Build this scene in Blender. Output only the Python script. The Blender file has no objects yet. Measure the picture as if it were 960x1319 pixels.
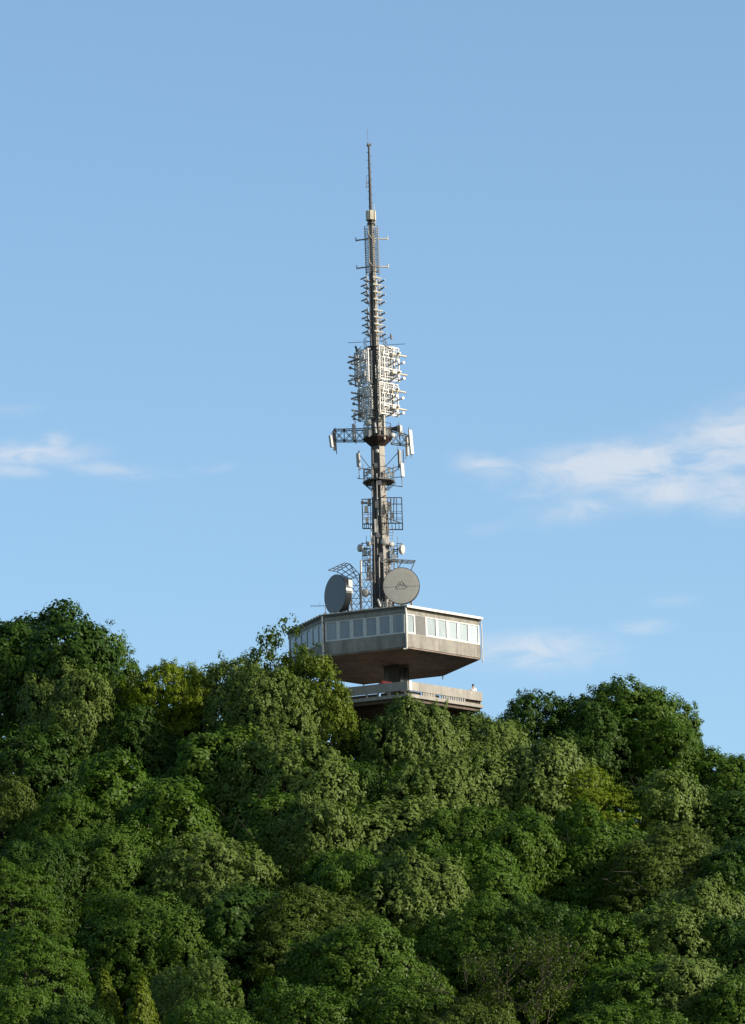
import bpy, math, random
import numpy as np
from mathutils import Vector, Matrix, Euler

C = bpy.context.scene.collection
PI = math.pi
rnd = random.Random(7)

# ------------------------------------------------------------------ camera
F_PX, IW, IH = 6400.0, 960.0, 1319.0          # focal length in photo pixels
PITCH, ROLL = math.radians(14.5), -0.0300
EYE = Vector((0, 0, 1.7))
fwd = Vector((0, math.cos(PITCH), math.sin(PITCH)))
up0 = Vector((0, -math.sin(PITCH), math.cos(PITCH)))
rt0 = Vector((1, 0, 0))
up = up0 * math.cos(ROLL) - rt0 * math.sin(ROLL)
rt = rt0 * math.cos(ROLL) + up0 * math.sin(ROLL)

def ray(px, py):
    return fwd + rt * ((px - IW / 2) / F_PX) + up * ((IH / 2 - py) / F_PX)

def at(px, py, Y):
    """measured place in the world of a photo point lying at distance Y"""
    d = ray(px, py)
    return EYE + d * ((Y - EYE.y) / d.y)

cam = bpy.data.cameras.new('camera')
cam.sensor_fit = 'VERTICAL'
cam.sensor_height = 36.0
cam.lens = F_PX / IH * 36.0
cam.clip_start = 1.0
cam.clip_end = 20000.0
camo = bpy.data.objects.new('camera', cam)
C.objects.link(camo)
m3 = Matrix((rt, up, -fwd)).transposed()
camo.matrix_world = Matrix.Translation(EYE) @ m3.to_4x4()
bpy.context.scene.camera = camo

# ------------------------------------------------------------------ materials
def new_mat(name):
    m = bpy.data.materials.new(name)
    m.use_nodes = True
    nt = m.node_tree
    return m, nt, nt.nodes['Principled BSDF']

def surf(name, col, rough=0.6, metal=0.0, var=0.25, scale=2.0, bump=0.0, spec=0.4, streak=None, stain=0):
    m, nt, b = new_mat(name)
    N, L = nt.nodes, nt.links
    tc = N.new('ShaderNodeTexCoord')
    mp = N.new('ShaderNodeMapping')
    if streak:
        mp.inputs['Scale'].default_value = streak
    L.new(tc.outputs['Object'], mp.inputs['Vector'])
    nz = N.new('ShaderNodeTexNoise')
    nz.inputs['Scale'].default_value = scale
    nz.inputs['Detail'].default_value = 8
    nz.inputs['Roughness'].default_value = 0.65
    L.new(mp.outputs['Vector'], nz.inputs['Vector'])
    r = N.new('ShaderNodeValToRGB')
    r.color_ramp.elements[0].position = 0.3
    r.color_ramp.elements[1].position = 0.72
    r.color_ramp.elements[0].color = (*[c * (1 - var) for c in col], 1)
    r.color_ramp.elements[1].color = (*[min(1, c * (1 + var)) for c in col], 1)
    L.new(nz.outputs['Fac'], r.inputs['Fac'])
    L.new(r.outputs['Color'], b.inputs['Base Color'])
    if stain:
        m2 = N.new('ShaderNodeMapping'); m2.inputs['Scale'].default_value = (2.6, 2.6, .16)
        L.new(tc.outputs['Object'], m2.inputs['Vector'])
        n2_ = N.new('ShaderNodeTexNoise'); n2_.inputs['Scale'].default_value = 1.0; n2_.inputs['Detail'].default_value = 6; n2_.inputs['Roughness'].default_value = .7
        L.new(m2.outputs['Vector'], n2_.inputs['Vector'])
        r2 = N.new('ShaderNodeMapRange'); r2.inputs['From Min'].default_value = .35; r2.inputs['From Max'].default_value = .62
        r2.inputs['To Min'].default_value = 1 - stain; r2.inputs['To Max'].default_value = 1.08
        L.new(n2_.outputs['Fac'], r2.inputs['Value'])
        vs = N.new('ShaderNodeVectorMath'); vs.operation = 'SCALE'
        L.new(r.outputs['Color'], vs.inputs[0]); L.new(r2.outputs['Result'], vs.inputs['Scale']); L.new(vs.outputs['Vector'], b.inputs['Base Color'])
    b.inputs['Roughness'].default_value = rough
    b.inputs['Metallic'].default_value = metal
    b.inputs['Specular IOR Level'].default_value = spec
    if bump:
        bp = N.new('ShaderNodeBump')
        bp.inputs['Strength'].default_value = bump
        bp.inputs['Distance'].default_value = 0.05
        L.new(nz.outputs['Fac'], bp.inputs['Height'])
        L.new(bp.outputs['Normal'], b.inputs['Normal'])
    return m

M = {}
M['concrete'] = surf('washed concrete', (0.198, 0.185, 0.160), 0.85, var=0.3, scale=1.6, bump=0.25, streak=(1, 1, 0.45), stain=.24)
M['parapet'] = surf('terrace concrete', (0.235, 0.220, 0.192), 0.85, var=0.22, scale=1.2, bump=0.2, streak=(1, 1, 0.4), stain=.14)
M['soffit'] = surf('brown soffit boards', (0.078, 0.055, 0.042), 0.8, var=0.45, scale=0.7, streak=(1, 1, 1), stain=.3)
M['column'] = surf('mast concrete', (0.215, 0.202, 0.178), 0.8, var=0.35, scale=2.5, bump=0.2, streak=(1, 1, 0.15))
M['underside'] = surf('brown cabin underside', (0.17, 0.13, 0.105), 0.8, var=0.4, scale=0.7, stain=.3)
M['white'] = surf('white paint', (0.40, 0.385, 0.35), 0.5, var=0.25, scale=3)
M['frame'] = surf('window frame paint', (0.42, 0.42, 0.40), 0.5, var=0.1, scale=3)
M['cream'] = surf('cream radome', (0.38, 0.345, 0.27), 0.5, var=0.15, scale=3)
M['galv'] = surf('galvanised steel', (0.16, 0.155, 0.145), 0.55, metal=0.2, var=0.35, scale=5)
M['dark'] = surf('dark steel', (0.045, 0.042, 0.04), 0.5, metal=0.2, var=0.3, scale=5)
M['rust'] = surf('red lead steel', (0.024, 0.011, 0.009), 0.75, var=0.4, scale=4)
M['grey'] = surf('grey radome', (0.26, 0.26, 0.25), 0.5, var=0.15, scale=2.5)
M['dishface'] = surf('dish cover', (0.34, 0.325, 0.285), 0.6, var=0.08, scale=1.2)
M['dishdark'] = surf('dish cover grey', (0.085, 0.095, 0.105), 0.5, var=0.15, scale=1.5)
M['steel'] = surf('weathered steel', (0.10, 0.10, 0.10), 0.55, metal=0.2, var=0.35, scale=5)
M['mast_shade'] = surf('dark shade cladding', (0.068, 0.064, 0.057), 0.7, var=0.45, scale=3, streak=(1, 1, 0.2))  # dark colour standing in for shade on the column
M['roof'] = surf('roof felt', (0.09, 0.09, 0.09), 0.9, var=0.3, scale=1.5)
M['red'] = surf('red canvas', (0.13, 0.014, 0.014), 0.85, var=0.2, scale=4)
M['black'] = surf('dark glazing', (0.015, 0.017, 0.02), 0.1, var=0.2, scale=3, spec=0.6)
M['shutter'] = surf('grey shutter', (0.055, 0.056, 0.056), 0.6, var=0.15, scale=2)
M['bark'] = surf('bark', (0.030, 0.024, 0.019), 0.9, var=0.45, scale=3, bump=0.5, streak=(1, 1, 0.25))
M['palebark'] = surf('pale bark', (0.30, 0.26, 0.21), 0.9, var=0.35, scale=3, streak=(1, 1, 0.3))
M['twig'] = surf('dry twigs', (0.045, 0.034, 0.026), 0.9, var=0.4, scale=3)
M['skin'] = surf('skin', (0.45, 0.28, 0.2), 0.6, var=0.1, scale=6)
M['hair'] = surf('dark hair', (0.02, 0.015, 0.012), 0.7, var=0.2, scale=9)
M['shirt'] = surf('white shirt', (0.75, 0.75, 0.75), 0.8, var=0.06, scale=6)
M['trousers'] = surf('dark trousers', (0.05, 0.055, 0.07), 0.8, var=0.2, scale=6)
M['floor'] = surf('forest floor', (0.035, 0.032, 0.018), 0.95, var=0.5, scale=0.3, bump=0.4)

def pane_mat(name, col):
    m, nt, b = new_mat(name)
    N, L = nt.nodes, nt.links
    oi = N.new('ShaderNodeObjectInfo')
    tc = N.new('ShaderNodeTexCoord')
    nz = N.new('ShaderNodeTexNoise'); nz.inputs['Scale'].default_value = 1.1; nz.inputs['Detail'].default_value = 3
    mpp = N.new('ShaderNodeMapping'); mpp.inputs['Scale'].default_value = (2.2, 2.2, .55); L.new(tc.outputs['Object'], mpp.inputs['Vector']); L.new(mpp.outputs['Vector'], nz.inputs['Vector'])
    add = N.new('ShaderNodeMath'); add.operation = 'ADD'
    L.new(oi.outputs['Random'], add.inputs[0]); L.new(nz.outputs['Fac'], add.inputs[1])
    r = N.new('ShaderNodeMapRange')
    r.inputs['From Min'].default_value = 0.3; r.inputs['From Max'].default_value = 1.6
    r.inputs['To Min'].default_value = 0.5; r.inputs['To Max'].default_value = 1.35
    L.new(add.outputs[0], r.inputs['Value'])
    mx = N.new('ShaderNodeVectorMath'); mx.operation = 'SCALE'
    mx.inputs[0].default_value = col
    L.new(r.outputs['Result'], mx.inputs['Scale'])
    L.new(mx.outputs['Vector'], b.inputs['Base Color'])
    b.inputs['Roughness'].default_value = 0.08
    b.inputs['Specular IOR Level'].default_value = 0.7
    return m
M['pane'] = pane_mat('window glass with blind', (0.20, 0.245, 0.26))
M['paneb'] = pane_mat('window glass', (0.16, 0.175, 0.18))

def leaf_mat(name, dark, light, under, gloss=0.45, rough=0.42, pale=0.0):
    """two-sided leaves: every leaf its own shade, undersides paler, a waxy sheen"""
    m, nt, b = new_mat(name)
    N, L = nt.nodes, nt.links
    g = N.new('ShaderNodeNewGeometry')
    oi = N.new('ShaderNodeObjectInfo')
    r = N.new('ShaderNodeValToRGB')
    e = r.color_ramp.elements
    e[0].position = 0.0; e[0].color = (*dark, 1)
    e[1].position = 0.93; e[1].color = (*light, 1)
    e[1].position = 0.94; n = e.new(0.95); n.color = (*[c * (1 + pale) for c in light], 1)
    L.new(g.outputs['Random Per Island'], r.inputs['Fac'])
    # broad patches of hue inside one crown
    tc = N.new('ShaderNodeTexCoord')
    nz = N.new('ShaderNodeTexNoise'); nz.inputs['Scale'].default_value = 0.45; nz.inputs['Detail'].default_value = 2
    L.new(tc.outputs['Object'], nz.inputs['Vector'])
    hs = N.new('ShaderNodeHueSaturation')
    mr = N.new('ShaderNodeMapRange'); mr.inputs['From Min'].default_value = 0.3; mr.inputs['From Max'].default_value = 0.7
    mr.inputs['To Min'].default_value = 0.485; mr.inputs['To Max'].default_value = 0.515
    L.new(nz.outputs['Fac'], mr.inputs['Value']); L.new(mr.outputs['Result'], hs.inputs['Hue'])
    mv = N.new('ShaderNodeMapRange')
    mv.inputs['To Min'].default_value = 0.8; mv.inputs['To Max'].default_value = 1.2
    L.new(oi.outputs['Random'], mv.inputs['Value']); L.new(mv.outputs['Result'], hs.inputs['Value'])
    L.new(r.outputs['Color'], hs.inputs['Color'])
    mix = N.new('ShaderNodeMix'); mix.data_type = 'RGBA'
    L.new(g.outputs['Backfacing'], mix.inputs['Factor'])
    L.new(hs.outputs['Color'], mix.inputs[6])
    mix.inputs[7].default_value = (*under, 1)
    L.new(mix.outputs[2], b.inputs['Base Color'])
    b.inputs['Roughness'].default_value = rough
    b.inputs['Specular IOR Level'].default_value = gloss
    tr = N.new('ShaderNodeBsdfTranslucent')
    sc = N.new('ShaderNodeVectorMath'); sc.operation = 'MULTIPLY'
    sc.inputs[1].default_value = (1.1, 1.25, 0.5)
    L.new(hs.outputs['Color'], sc.inputs[0]); L.new(sc.outputs['Vector'], tr.inputs['Color'])
    ms = N.new('ShaderNodeMixShader'); ms.inputs[0].default_value = 0.2
    L.new(b.outputs[0], ms.inputs[1]); L.new(tr.outputs[0], ms.inputs[2])
    L.new(ms.outputs[0], N['Material Output'].inputs['Surface'])
    return m

M['leaf_mid'] = leaf_mat('mid green leaves', (0.0129, 0.0374, 0.0018), (0.0458, 0.0988, 0.0071), (0.0439, 0.0796, 0.0099), gloss=0.06, pale=0.8)
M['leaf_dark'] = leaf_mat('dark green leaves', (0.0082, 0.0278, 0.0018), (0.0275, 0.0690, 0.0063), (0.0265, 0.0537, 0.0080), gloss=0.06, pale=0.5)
M['leaf_silver'] = leaf_mat('silver backed leaves', (0.0190, 0.0430, 0.0047), (0.0702, 0.1250, 0.0150), (0.0753, 0.1090, 0.0234), gloss=0.06, pale=3.6)
M['leaf_warm'] = leaf_mat('warm green leaves', (0.0218, 0.0428, 0.0016), (0.0818, 0.1316, 0.0070), (0.0674, 0.0928, 0.0086), gloss=0.06, pale=1.4)
M['leaf_yellow'] = leaf_mat('yellow green leaves', (0.0372, 0.0673, 0.0016), (0.1181, 0.1805, 0.0047), (0.0911, 0.1255, 0.0070), gloss=0.06, pale=0.6)
M['leaf_bright'] = leaf_mat('bright green leaves', (0.0137, 0.0374, 0.0026), (0.0439, 0.1036, 0.0063), (0.0430, 0.0796, 0.0090), gloss=0.06, pale=0.6)
M['leaf_olive'] = leaf_mat('olive leaves', (0.0174, 0.0354, 0.0018), (0.0549, 0.0920, 0.0080), (0.0476, 0.0710, 0.0116), gloss=0.06, pale=0.7)

# ------------------------------------------------------------------ mesh building
class MB:
    def __init__(s): s.v, s.f = [], []
    def add(s, v, f):
        o = len(s.v); s.v += [Vector(p) for p in v]; s.f += [[i + o for i in q] for q in f]; return s
    def box(s, c, ex, ey, ez):
        """box from centre and three half-axis vectors"""
        c, ex, ey, ez = map(Vector, (c, ex, ey, ez)); v = []
        for k in (-1, 1):
            for j in (-1, 1):
                for i in (-1, 1): v.append(c + ex * i + ey * j + ez * k)
        return s.add(v, [(0, 2, 3, 1), (4, 5, 7, 6), (0, 1, 5, 4), (2, 6, 7, 3), (0, 4, 6, 2), (1, 3, 7, 5)])
    def tube(s, a, b, r, r2=None, n=6, cap=True):
        a, b = Vector(a), Vector(b); r2 = r if r2 is None else r2
        d = (b - a).normalized()
        t = Vector((0, 0, 1)) if abs(d.z) < 0.9 else Vector((1, 0, 0))
        x = d.cross(t).normalized(); y = d.cross(x)
        v = []
        for p, q in ((a, r), (b, r2)):
            for i in range(n):
                an = 2 * PI * i / n
                v.append(p + x * (q * math.cos(an)) + y * (q * math.sin(an)))
        f = [(i, i + n, (i + 1) % n + n, (i + 1) % n) for i in range(n)]
        if cap: f += [tuple(range(n)), tuple(range(2 * n - 1, n - 1, -1))]
        return s.add(v, f)
    def path(s, pts, r, n=5):
        for a, b in zip(pts, pts[1:]): s.tube(a, b, r, n=n)
        return s
    def prism(s, lo, hi):
        """closed solid between two same-length rings"""
        n = len(lo)
        f = [(i, (i + 1) % n, (i + 1) % n + n, i + n) for i in range(n)]
        f += [tuple(range(n - 1, -1, -1)), tuple(range(n, 2 * n))]
        return s.add(list(lo) + list(hi), f)
    def lathe(s, c, axis, prof, n=28, close=True):
        """profile of (distance along axis, radius) turned about axis at c"""
        c, d = Vector(c), Vector(axis).normalized()
        t = Vector((0, 0, 1)) if abs(d.z) < 0.9 else Vector((1, 0, 0))
        x = d.cross(t).normalized(); y = d.cross(x); v = []
        for h, r in prof:
            for i in range(n):
                an = 2 * PI * i / n
                v.append(c + d * h + x * (r * math.cos(an)) + y * (r * math.sin(an)))
        f = []
        for k in range(len(prof) - 1):
            for i in range(n):
                f.append((k * n + i, k * n + (i + 1) % n, (k + 1) * n + (i + 1) % n, (k + 1) * n + i))
        if close:
            f.append(tuple(range(n))); f.append(tuple(range(len(prof) * n - 1, (len(prof) - 1) * n - 1, -1)))
        return s.add(v, f)
    def build(s, name, mat, parent=None, smooth=False, loc=None):
        o0 = Vector((0, 0, 0))
        p = parent
        while p is not None: o0 += p.location; p = p.parent
        if loc is not None: o0 = Vector(loc)
        me = bpy.data.meshes.new(name)
        me.from_pydata([tuple(p - o0) for p in s.v], [], s.f)
        me.materials.append(mat)
        if smooth:
            me.polygons.foreach_set('use_smooth', [True] * len(me.polygons))
        me.validate(); me.update()
        import bmesh
        bm = bmesh.new(); bm.from_mesh(me); bmesh.ops.recalc_face_normals(bm, faces=bm.faces); bm.to_mesh(me); bm.free()
        o = bpy.data.objects.new(name, me); C.objects.link(o)
        if parent is not None: o.parent = parent
        if loc is not None: o.location = loc
        return o

def thing(name, label, cat, loc, group=None):
    o = bpy.data.objects.new(name, None); o.empty_display_size = 0.5
    C.objects.link(o); o.location = loc
    o['label'] = label; o['category'] = cat
    if group: o['group'] = group
    return o

# ------------------------------------------------------------------ terrain
def sm(a, b, t):
    t = min(1, max(0, (t - a) / (b - a))); return t * t * (3 - 2 * t)

def ground(x, y):
    ys = [-4000, 60, 180, 300, 322, 350, 380, 396, 408, 450, 560, 760, 1200, 9000]
    zs = [0, 0, 6, 29, 38.5, 53.5, 68.5, 75.5, 77.5, 77, 62, 40, 25, 25]
    for i in range(len(ys) - 1):
        if y <= ys[i + 1]:
            t = (y - ys[i]) / (ys[i + 1] - ys[i]); z = zs[i] + (zs[i + 1] - zs[i]) * t; break
    else: z = zs[-1]
    k = sm(100, 380, y)
    z -= k * 5.0 * sm(8, 60, x) + k * z * 0.5 * sm(60, 700, abs(x))
    z += k * 0.5 * (math.sin(x * 0.17 + 1.3) * math.cos(y * 0.13) + math.sin(x * 0.07 - y * 0.05))
    return z

xs = sorted(set(list(range(-90, 91, 3)) + [-6000, -3000, -1800, -1100, -700, -450, -300, -220, -160, -120, 120, 160, 220, 300, 450, 700, 1100, 1800, 3000, 6000]))
yy = sorted(set(list(range(280, 471, 3)) + [-3000, -1200, -400, -100, 0, 60, 100, 140, 180, 220, 250, 270, 500, 560, 640, 760, 950, 1200, 1800, 3000, 6000, 9000]))
tv = [(x, y, ground(x, y)) for y in yy for x in xs]
nx = len(xs)
tf = [(j * nx + i, j * nx + i + 1, (j + 1) * nx + i + 1, (j + 1) * nx + i) for j in range(len(yy) - 1) for i in range(nx - 1)]
hb = MB().add(tv, tf)
hill = hb.build('hill', M['floor'], smooth=True); hill['kind'] = 'structure'

# ------------------------------------------------------------------ tower
TY = 400.0
AX = at(493.3, 785, TY).x                      # tower axis
def Z(py):                                     # height on the axis of a photo row
    lo, hi = 60.0, 200.0
    d0 = None
    d = ray(485, py)
    return (EYE + d * (TY / d.y)).z
HEX = [(1.81, -6.71), (7.94, -1.55), (4.90, 4.26), (-1.81, 6.71), (-7.94, 1.55), (-4.90, -4.26)]   # near, right, far right, far, far left, left
def ring(scale, z, inset=0.0):
    out = []
    for x, y in HEX:
        l = math.hypot(x, y); k = scale * (l - inset) / l
        out.append(Vector((AX + x * k, TY + y * k, z)))
    return out

zroof = at(524, 780, TY - 6.71).z
zbot = zroof - 3.50
zw1, zw0 = zroof - 0.63, zroof - 2.28          # window band
gz = ground(AX, TY)
tower = thing('observation_tower', 'hexagonal concrete lookout tower with glazed cabin above an open terrace', 'tower', (AX, TY, gz))

def part_prism(name, s0, z0, s1, z1, mat, parent=tower, i0=0, i1=0):
    return MB().prism(ring(s0, z0, i0), ring(s1, z1, i1)).build(name, mat, parent)

zt = at(526, 877, TY - 6.71).z                 # terrace parapet top
# shaft
part_prism('shaft', 0.34, gz - 2, 0.34, zt - 1.6, M['concrete'])
# pod body: lower band, upper band, soffit
part_prism('lower_wall', 1.0, zbot + 0.1, 1.0, zw0, M['concrete'])
part_prism('upper_wall', 1.0, zw1, 1.0, zroof - 0.22, M['concrete'])
part_prism('soffit', 0.992, zbot - 0.02, 0.992, zbot + 0.097, M['underside'])
rf = part_prism('roof', 1.012, zroof - 0.217, 1.012, zroof - 0.06, M['roof'])
part_prism('inner_wall', 0.93, zw0 + 0.003, 0.93, zw1 - 0.003, M['black'])
# white roof edge and gutter on the sunlit side
def edge_bar(mb, ra, rb, z, hw, hh, out=0.0):
    d = (rb - ra); L = d.length; d.normalize(); nrm = Vector((d.y, -d.x, 0))
    c = (ra + rb) / 2; c = Vector((c.x, c.y, z)) + nrm * out
    mb.box(c, d * (L / 2), nrm * hw, Vector((0, 0, hh)))
r1 = ring(1.02, zroof)
fb = MB()
for i in range(6): edge_bar(fb, r1[i], r1[(i + 1) % 6], zroof - 0.02, 0.07, 0.035)
fb.build('roof_edge', M['white'], rf)
gb = MB(); edge_bar(gb, r1[0], r1[1], zroof - 0.09, 0.075, 0.10, 0.12); gb.build('gutter', M['white'], tower)
# clips along the roof edge
for i in (4, 5):
    for k in range(13):
        p = r1[i].lerp(r1[(i + 1) % 6], (k + .5) / 13); p.z = zroof + 0.035
        MB().box(p, (0.16, 0, 0), (0, 0.09, 0), (0, 0, 0.025)).build('flashing_clip', M['galv'], rf)

# windows: face index i from corner i to i+1; list of (t0, t1, kind)
RB = ring(1.0, 0)
def windows(i, spans, post, framemat):
    a, b = RB[i], RB[(i + 1) % 6]
    d = (b - a); L = d.length; d.normalize(); n = Vector((d.y, -d.x, 0))
    zc, hh = (zw0 + zw1) / 2, (zw1 - zw0) / 2 - 0.003
    for (t0, t1, kind) in spans:
        p0, p1 = a + d * (L * t0), a + d * (L * t1)
        w = (p1 - p0).length
        c = (p0 + p1) / 2 - n * 0.06; c.z = zc
        fr = MB(); s = post / 2
        e = w / 2 - 0.002
        fr.box(c - d * (e - s / 2), d * (s / 2), n * 0.05, (0, 0, hh))
        fr.box(c + d * (e - s / 2), d * (s / 2), n * 0.05, (0, 0, hh))
        fr.box(c + Vector((0, 0, hh - 0.045)), d * (e - s - 0.001), n * 0.045, (0, 0, 0.045))
        fr.box(c - Vector((0, 0, hh - 0.06)), d * (e - s - 0.001), n * 0.045, (0, 0, 0.06))
        wo = fr.build('window', framemat, tower)
        mat = {'p': M['pane'], 's': M['shutter'], 'd': M['paneb']}[kind]
        pb = MB().box(c - n * (0.02 if kind != 's' else -0.06), d * (e - s + 0.004 if kind != 's' else e - s * 0.3), n * 0.012, (0, 0, hh - 0.06 if kind != 's' else hh - 0.03))
        po = pb.build('pane' if kind != 's' else 'shutter', mat, wo)
        if kind == 's': po['label'] = 'dark grey shutter covering the second window of the sunlit side'
x0, x1 = 526.0, 618.0
sp = []
edges = [526, 537, 550.5, 564.5, 578, 591.5, 605.2, 618]
for k in range(7):
    sp.append((0.01 + 0.98 * (edges[k] - x0) / (x1 - x0), 0.01 + 0.98 * (edges[k + 1] - x0) / (x1 - x0), 's' if k == 1 else 'p'))
windows(0, sp, 0.26, M['frame'])
windows(5, [(0.015 + 0.97 * k / 6, 0.015 + 0.97 * (k + 1) / 6, 'd') for k in range(6)], 0.30, M['frame'])
windows(4, [(0.015 + 0.97 * k / 6, 0.015 + 0.97 * (k + 1) / 6, 'd') for k in range(6)], 0.30, M['frame'])
for i in (1, 2, 3):
    windows(i, [(0.015 + 0.97 * k / 6, 0.015 + 0.97 * (k + 1) / 6, 'p') for k in range(6)], 0.30, M['frame'])
# downpipes at the corners
for i, zb in ((0, zbot - 0.12), (1, zbot - 0.25), (5, zbot - 0.35)):
    cx, cy = HEX[i]; l = math.hypot(cx, cy)
    p = Vector((AX + cx * (1 + 0.13 / l), TY + cy * (1 + 0.13 / l), 0))
    pb = MB().tube((p.x, p.y, zroof - 0.12), (p.x, p.y, zb), 0.085 if i != 1 else 0.05, n=10)
    if i == 0: pb.tube((p.x, p.y, zb), (p.x - 0.28, p.y - .05, zb - 0.03), 0.07, n=8)
    pb.build('downpipe', M['white'], tower)
# small drip spouts under the soffit
for i in (2, 3):
    c = ring(0.985, zbot)[i]
    MB().tube((c.x, c.y, zbot - 0.021), (c.x, c.y, zbot - 0.3), 0.05, n=8).build('spout', M['dark'], tower)
# soffit joints
# core between terrace and pod
cs_ = Vector((.95, 0, 0))
core = MB().prism([v + cs_ for v in ring(0.13, zt - 1.2)], [v + cs_ for v in ring(0.13, zbot - 0.03)]).build('core', M['dark'], tower)
p, q = ring(0.133, 0)[0] + cs_, ring(0.133, 0)[1] + cs_
gz0, gz1 = zt - 1.1, zbot - 0.2
d = (q - p); Lq = d.length; d = d.normalized(); n = Vector((d.y, -d.x, 0))
for j in range(2):
    c = p + d * (Lq * (j + .5) / 2) + n * 0.03; c.z = (gz0 + gz1) / 2
    MB().box(c, d * (Lq / 4 - 0.05), n * 0.03, (0, 0, (gz1 - gz0) / 2)).build('core_glazing', M['black'], core)

# terrace: slab, baluster band, parapet
ph = 0.74
pt = MB()
for i in range(6):
    ra, rb = ring(1.0, 0), ring(0.975, 0)
    a, b, a2, b2 = ra[i], ra[(i + 1) % 6], rb[i], rb[(i + 1) % 6]
    lo = [Vector((q.x, q.y, zt - ph)) for q in (a, b, b2, a2)]
    hi = [Vector((q.x, q.y, zt)) for q in (a, b, b2, a2)]
    lo[0] = lo[0].lerp(lo[1], 0.0006); hi[0] = hi[0].lerp(hi[1], 0.0006)
    pt.prism(lo, hi)
pt.build('terrace_parapet', M['parapet'], tower)
sl = part_prism('terrace_slab', 1.005, zt - 1.32, 1.005, zt - 1.04, M['parapet'])
part_prism('terrace_soffit', 0.97, zt - 1.60, 0.97, zt - 1.323, M['soffit'])
part_prism('terrace_bracket', 0.36, zt - 3.6, 0.80, zt - 1.603, M['soffit'])
for i in range(6):
    ra = ring(0.985, 0); a, b = ra[i], ra[(i + 1) % 6]
    d = (b - a); L = d.length; d.normalize(); n = Vector((d.y, -d.x, 0))
    zc_ = zt - ph - 0.15
    for (t0, t1) in (((0.01, .20), (.37, .45), (.80, .99)) if i == 0 else ((0.01, .62), (.66, .74), (.82, .99))):   # blind stretches
        c = a + d * (L * (t0 + t1) / 2); c.z = zc_
        MB().box(c - n * .25, d * (L * (t1 - t0) / 2), n * 0.05, (0, 0, 0.147)).build('infill_panel', M['soffit'], tower)
    for t in ([.215, .25, .285, .32, .355] + [.465 + .0305 * k for k in range(11)]) if i == 0 else (.03, .25, .5, .64, .78, .97):
        c = a + d * (L * t); c.z = zc_
        MB().box(c, d * (.11 if t < .36 else .065), n * 0.05, (0, 0, 0.147)).build('baluster', M['parapet'], tower)
# pale corner pier of the parapet
c = ring(1.004, 0)[0].lerp(ring(1.004, 0)[1], 0.035); c.z = zt - 0.36
dd = (RB[1] - RB[0]).normalized(); nn = Vector((dd.y, -dd.x, 0))
MB().box(c, dd * 0.14, nn * 0.05, (0, 0, 0.40)).build('corner_pier', M['white'], tower)

# ------------------------------------------------------------------ mast
mast = thing('antenna_mast', 'tall tapering concrete mast studded with antennas rising from the cabin roof', 'mast', (AX, TY, zroof - 0.06))
knots = [(786, 12.8), (740, 12.0), (700, 10.8), (640, 9.4), (575, 8.6), (500, 6.9), (450, 5.9), (400, 5.0), (350, 4.2), (287, 3.6)]
def colw(py):
    for (y0, w0), (y1, w1) in zip(knots, knots[1:]):
        if py >= y1:
            t = (y0 - py) / (y0 - y1); return w0 + (w1 - w0) * t
    return knots[-1][1]
cm = MB()
prev = None
rings = []
for y, w in knots:
    rings.append(ring(w / 123.0, zroof - 0.05 if y == 786 else Z(y)))
n6 = 6
vv = [p for r in rings for p in r]
ff = []
for k in range(len(rings) - 1):
    for i in range(6): ff.append((k * 6 + i, k * 6 + (i + 1) % 6, (k + 1) * 6 + (i + 1) % 6, (k + 1) * 6 + i))
ff += [tuple(range(5, -1, -1)), tuple(range(len(vv) - 6, len(vv)))]
cm.add(vv, ff)
column = cm.build('column', M['column'], mast)
# construction joints: thin proud bands
jb = MB()
for y in (612, 588, 640, 690, 706, 735):
    s = colw(y) / 123.0 + 0.002
    jb.prism(ring(s, Z(y) - 0.05), ring(s, Z(y) + 0.05))
jb.build('joint_band', M['dark'], column)

S = 15.35                                      # photo pixels per metre at the mast
n1 = Vector((0.60, -0.80, 0)); n2 = Vector((-0.80, -0.60, 0)); n3, n4 = -n1, -n2
def axp(py, off=Vector((0, 0, 0))): return Vector((AX, TY, Z(py))) + off
def perp(n): return Vector((-n.y, n.x, 0))
def pp(px, py, depth=0.0): return at(px, py, TY + depth)

# spire, crown of the spire and lightning rod
sb = MB().tube(axp(284), axp(230), 0.15, 0.12, n=10).tube(axp(230), axp(188), 0.115, 0.085, n=10)
sb.build('spire', M['dark'], mast)
tb = MB()
for an in range(3):
    v = Vector((math.cos(an * 2.09 + .1), math.sin(an * 2.09 + .1), 0))
    tb.tube(axp(187), axp(186) + v * 0.2, 0.035); tb.tube(axp(187.5) + v * 0.2, axp(184.5) + v * 0.2, 0.06)
tb.tube(axp(189), axp(185), 0.10, n=8)
tb.build('spire_tip', M['dark'], mast)
MB().tube(axp(186) + Vector((-.06, 0, 0)), axp(166) + Vector((-.06, 0, 0)), 0.018, n=5).build('lightning_rod', M['galv'], mast)
for k, y in enumerate(range(196, 270, 5)):
    v = Vector((0.24 * (1 if k % 2 else -1), 0, 0)); MB().tube(axp(y) - v * .4, axp(y) + v, 0.02, n=4).build('step_bolt', M['galv'], mast)
sa = MB()
sa.tube(axp(234) , axp(234) + Vector((-.28, 0, 0)), .025).tube(axp(240), axp(240) + Vector((-.28, 0, 0)), .025)
sa.tube(axp(226) + Vector((-.28, 0, 0)), axp(241) + Vector((-.28, 0, 0)), .02).tube(axp(233) + Vector((-.28, 0, 0)), axp(236) + Vector((-.28, 0, 0)), .06)
sa.tube(axp(239) + Vector((-.28, 0, 0)), axp(241.5) + Vector((-.28, 0, 0)), .06)
sa.build('whip_antenna', M['galv'], mast)
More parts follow.
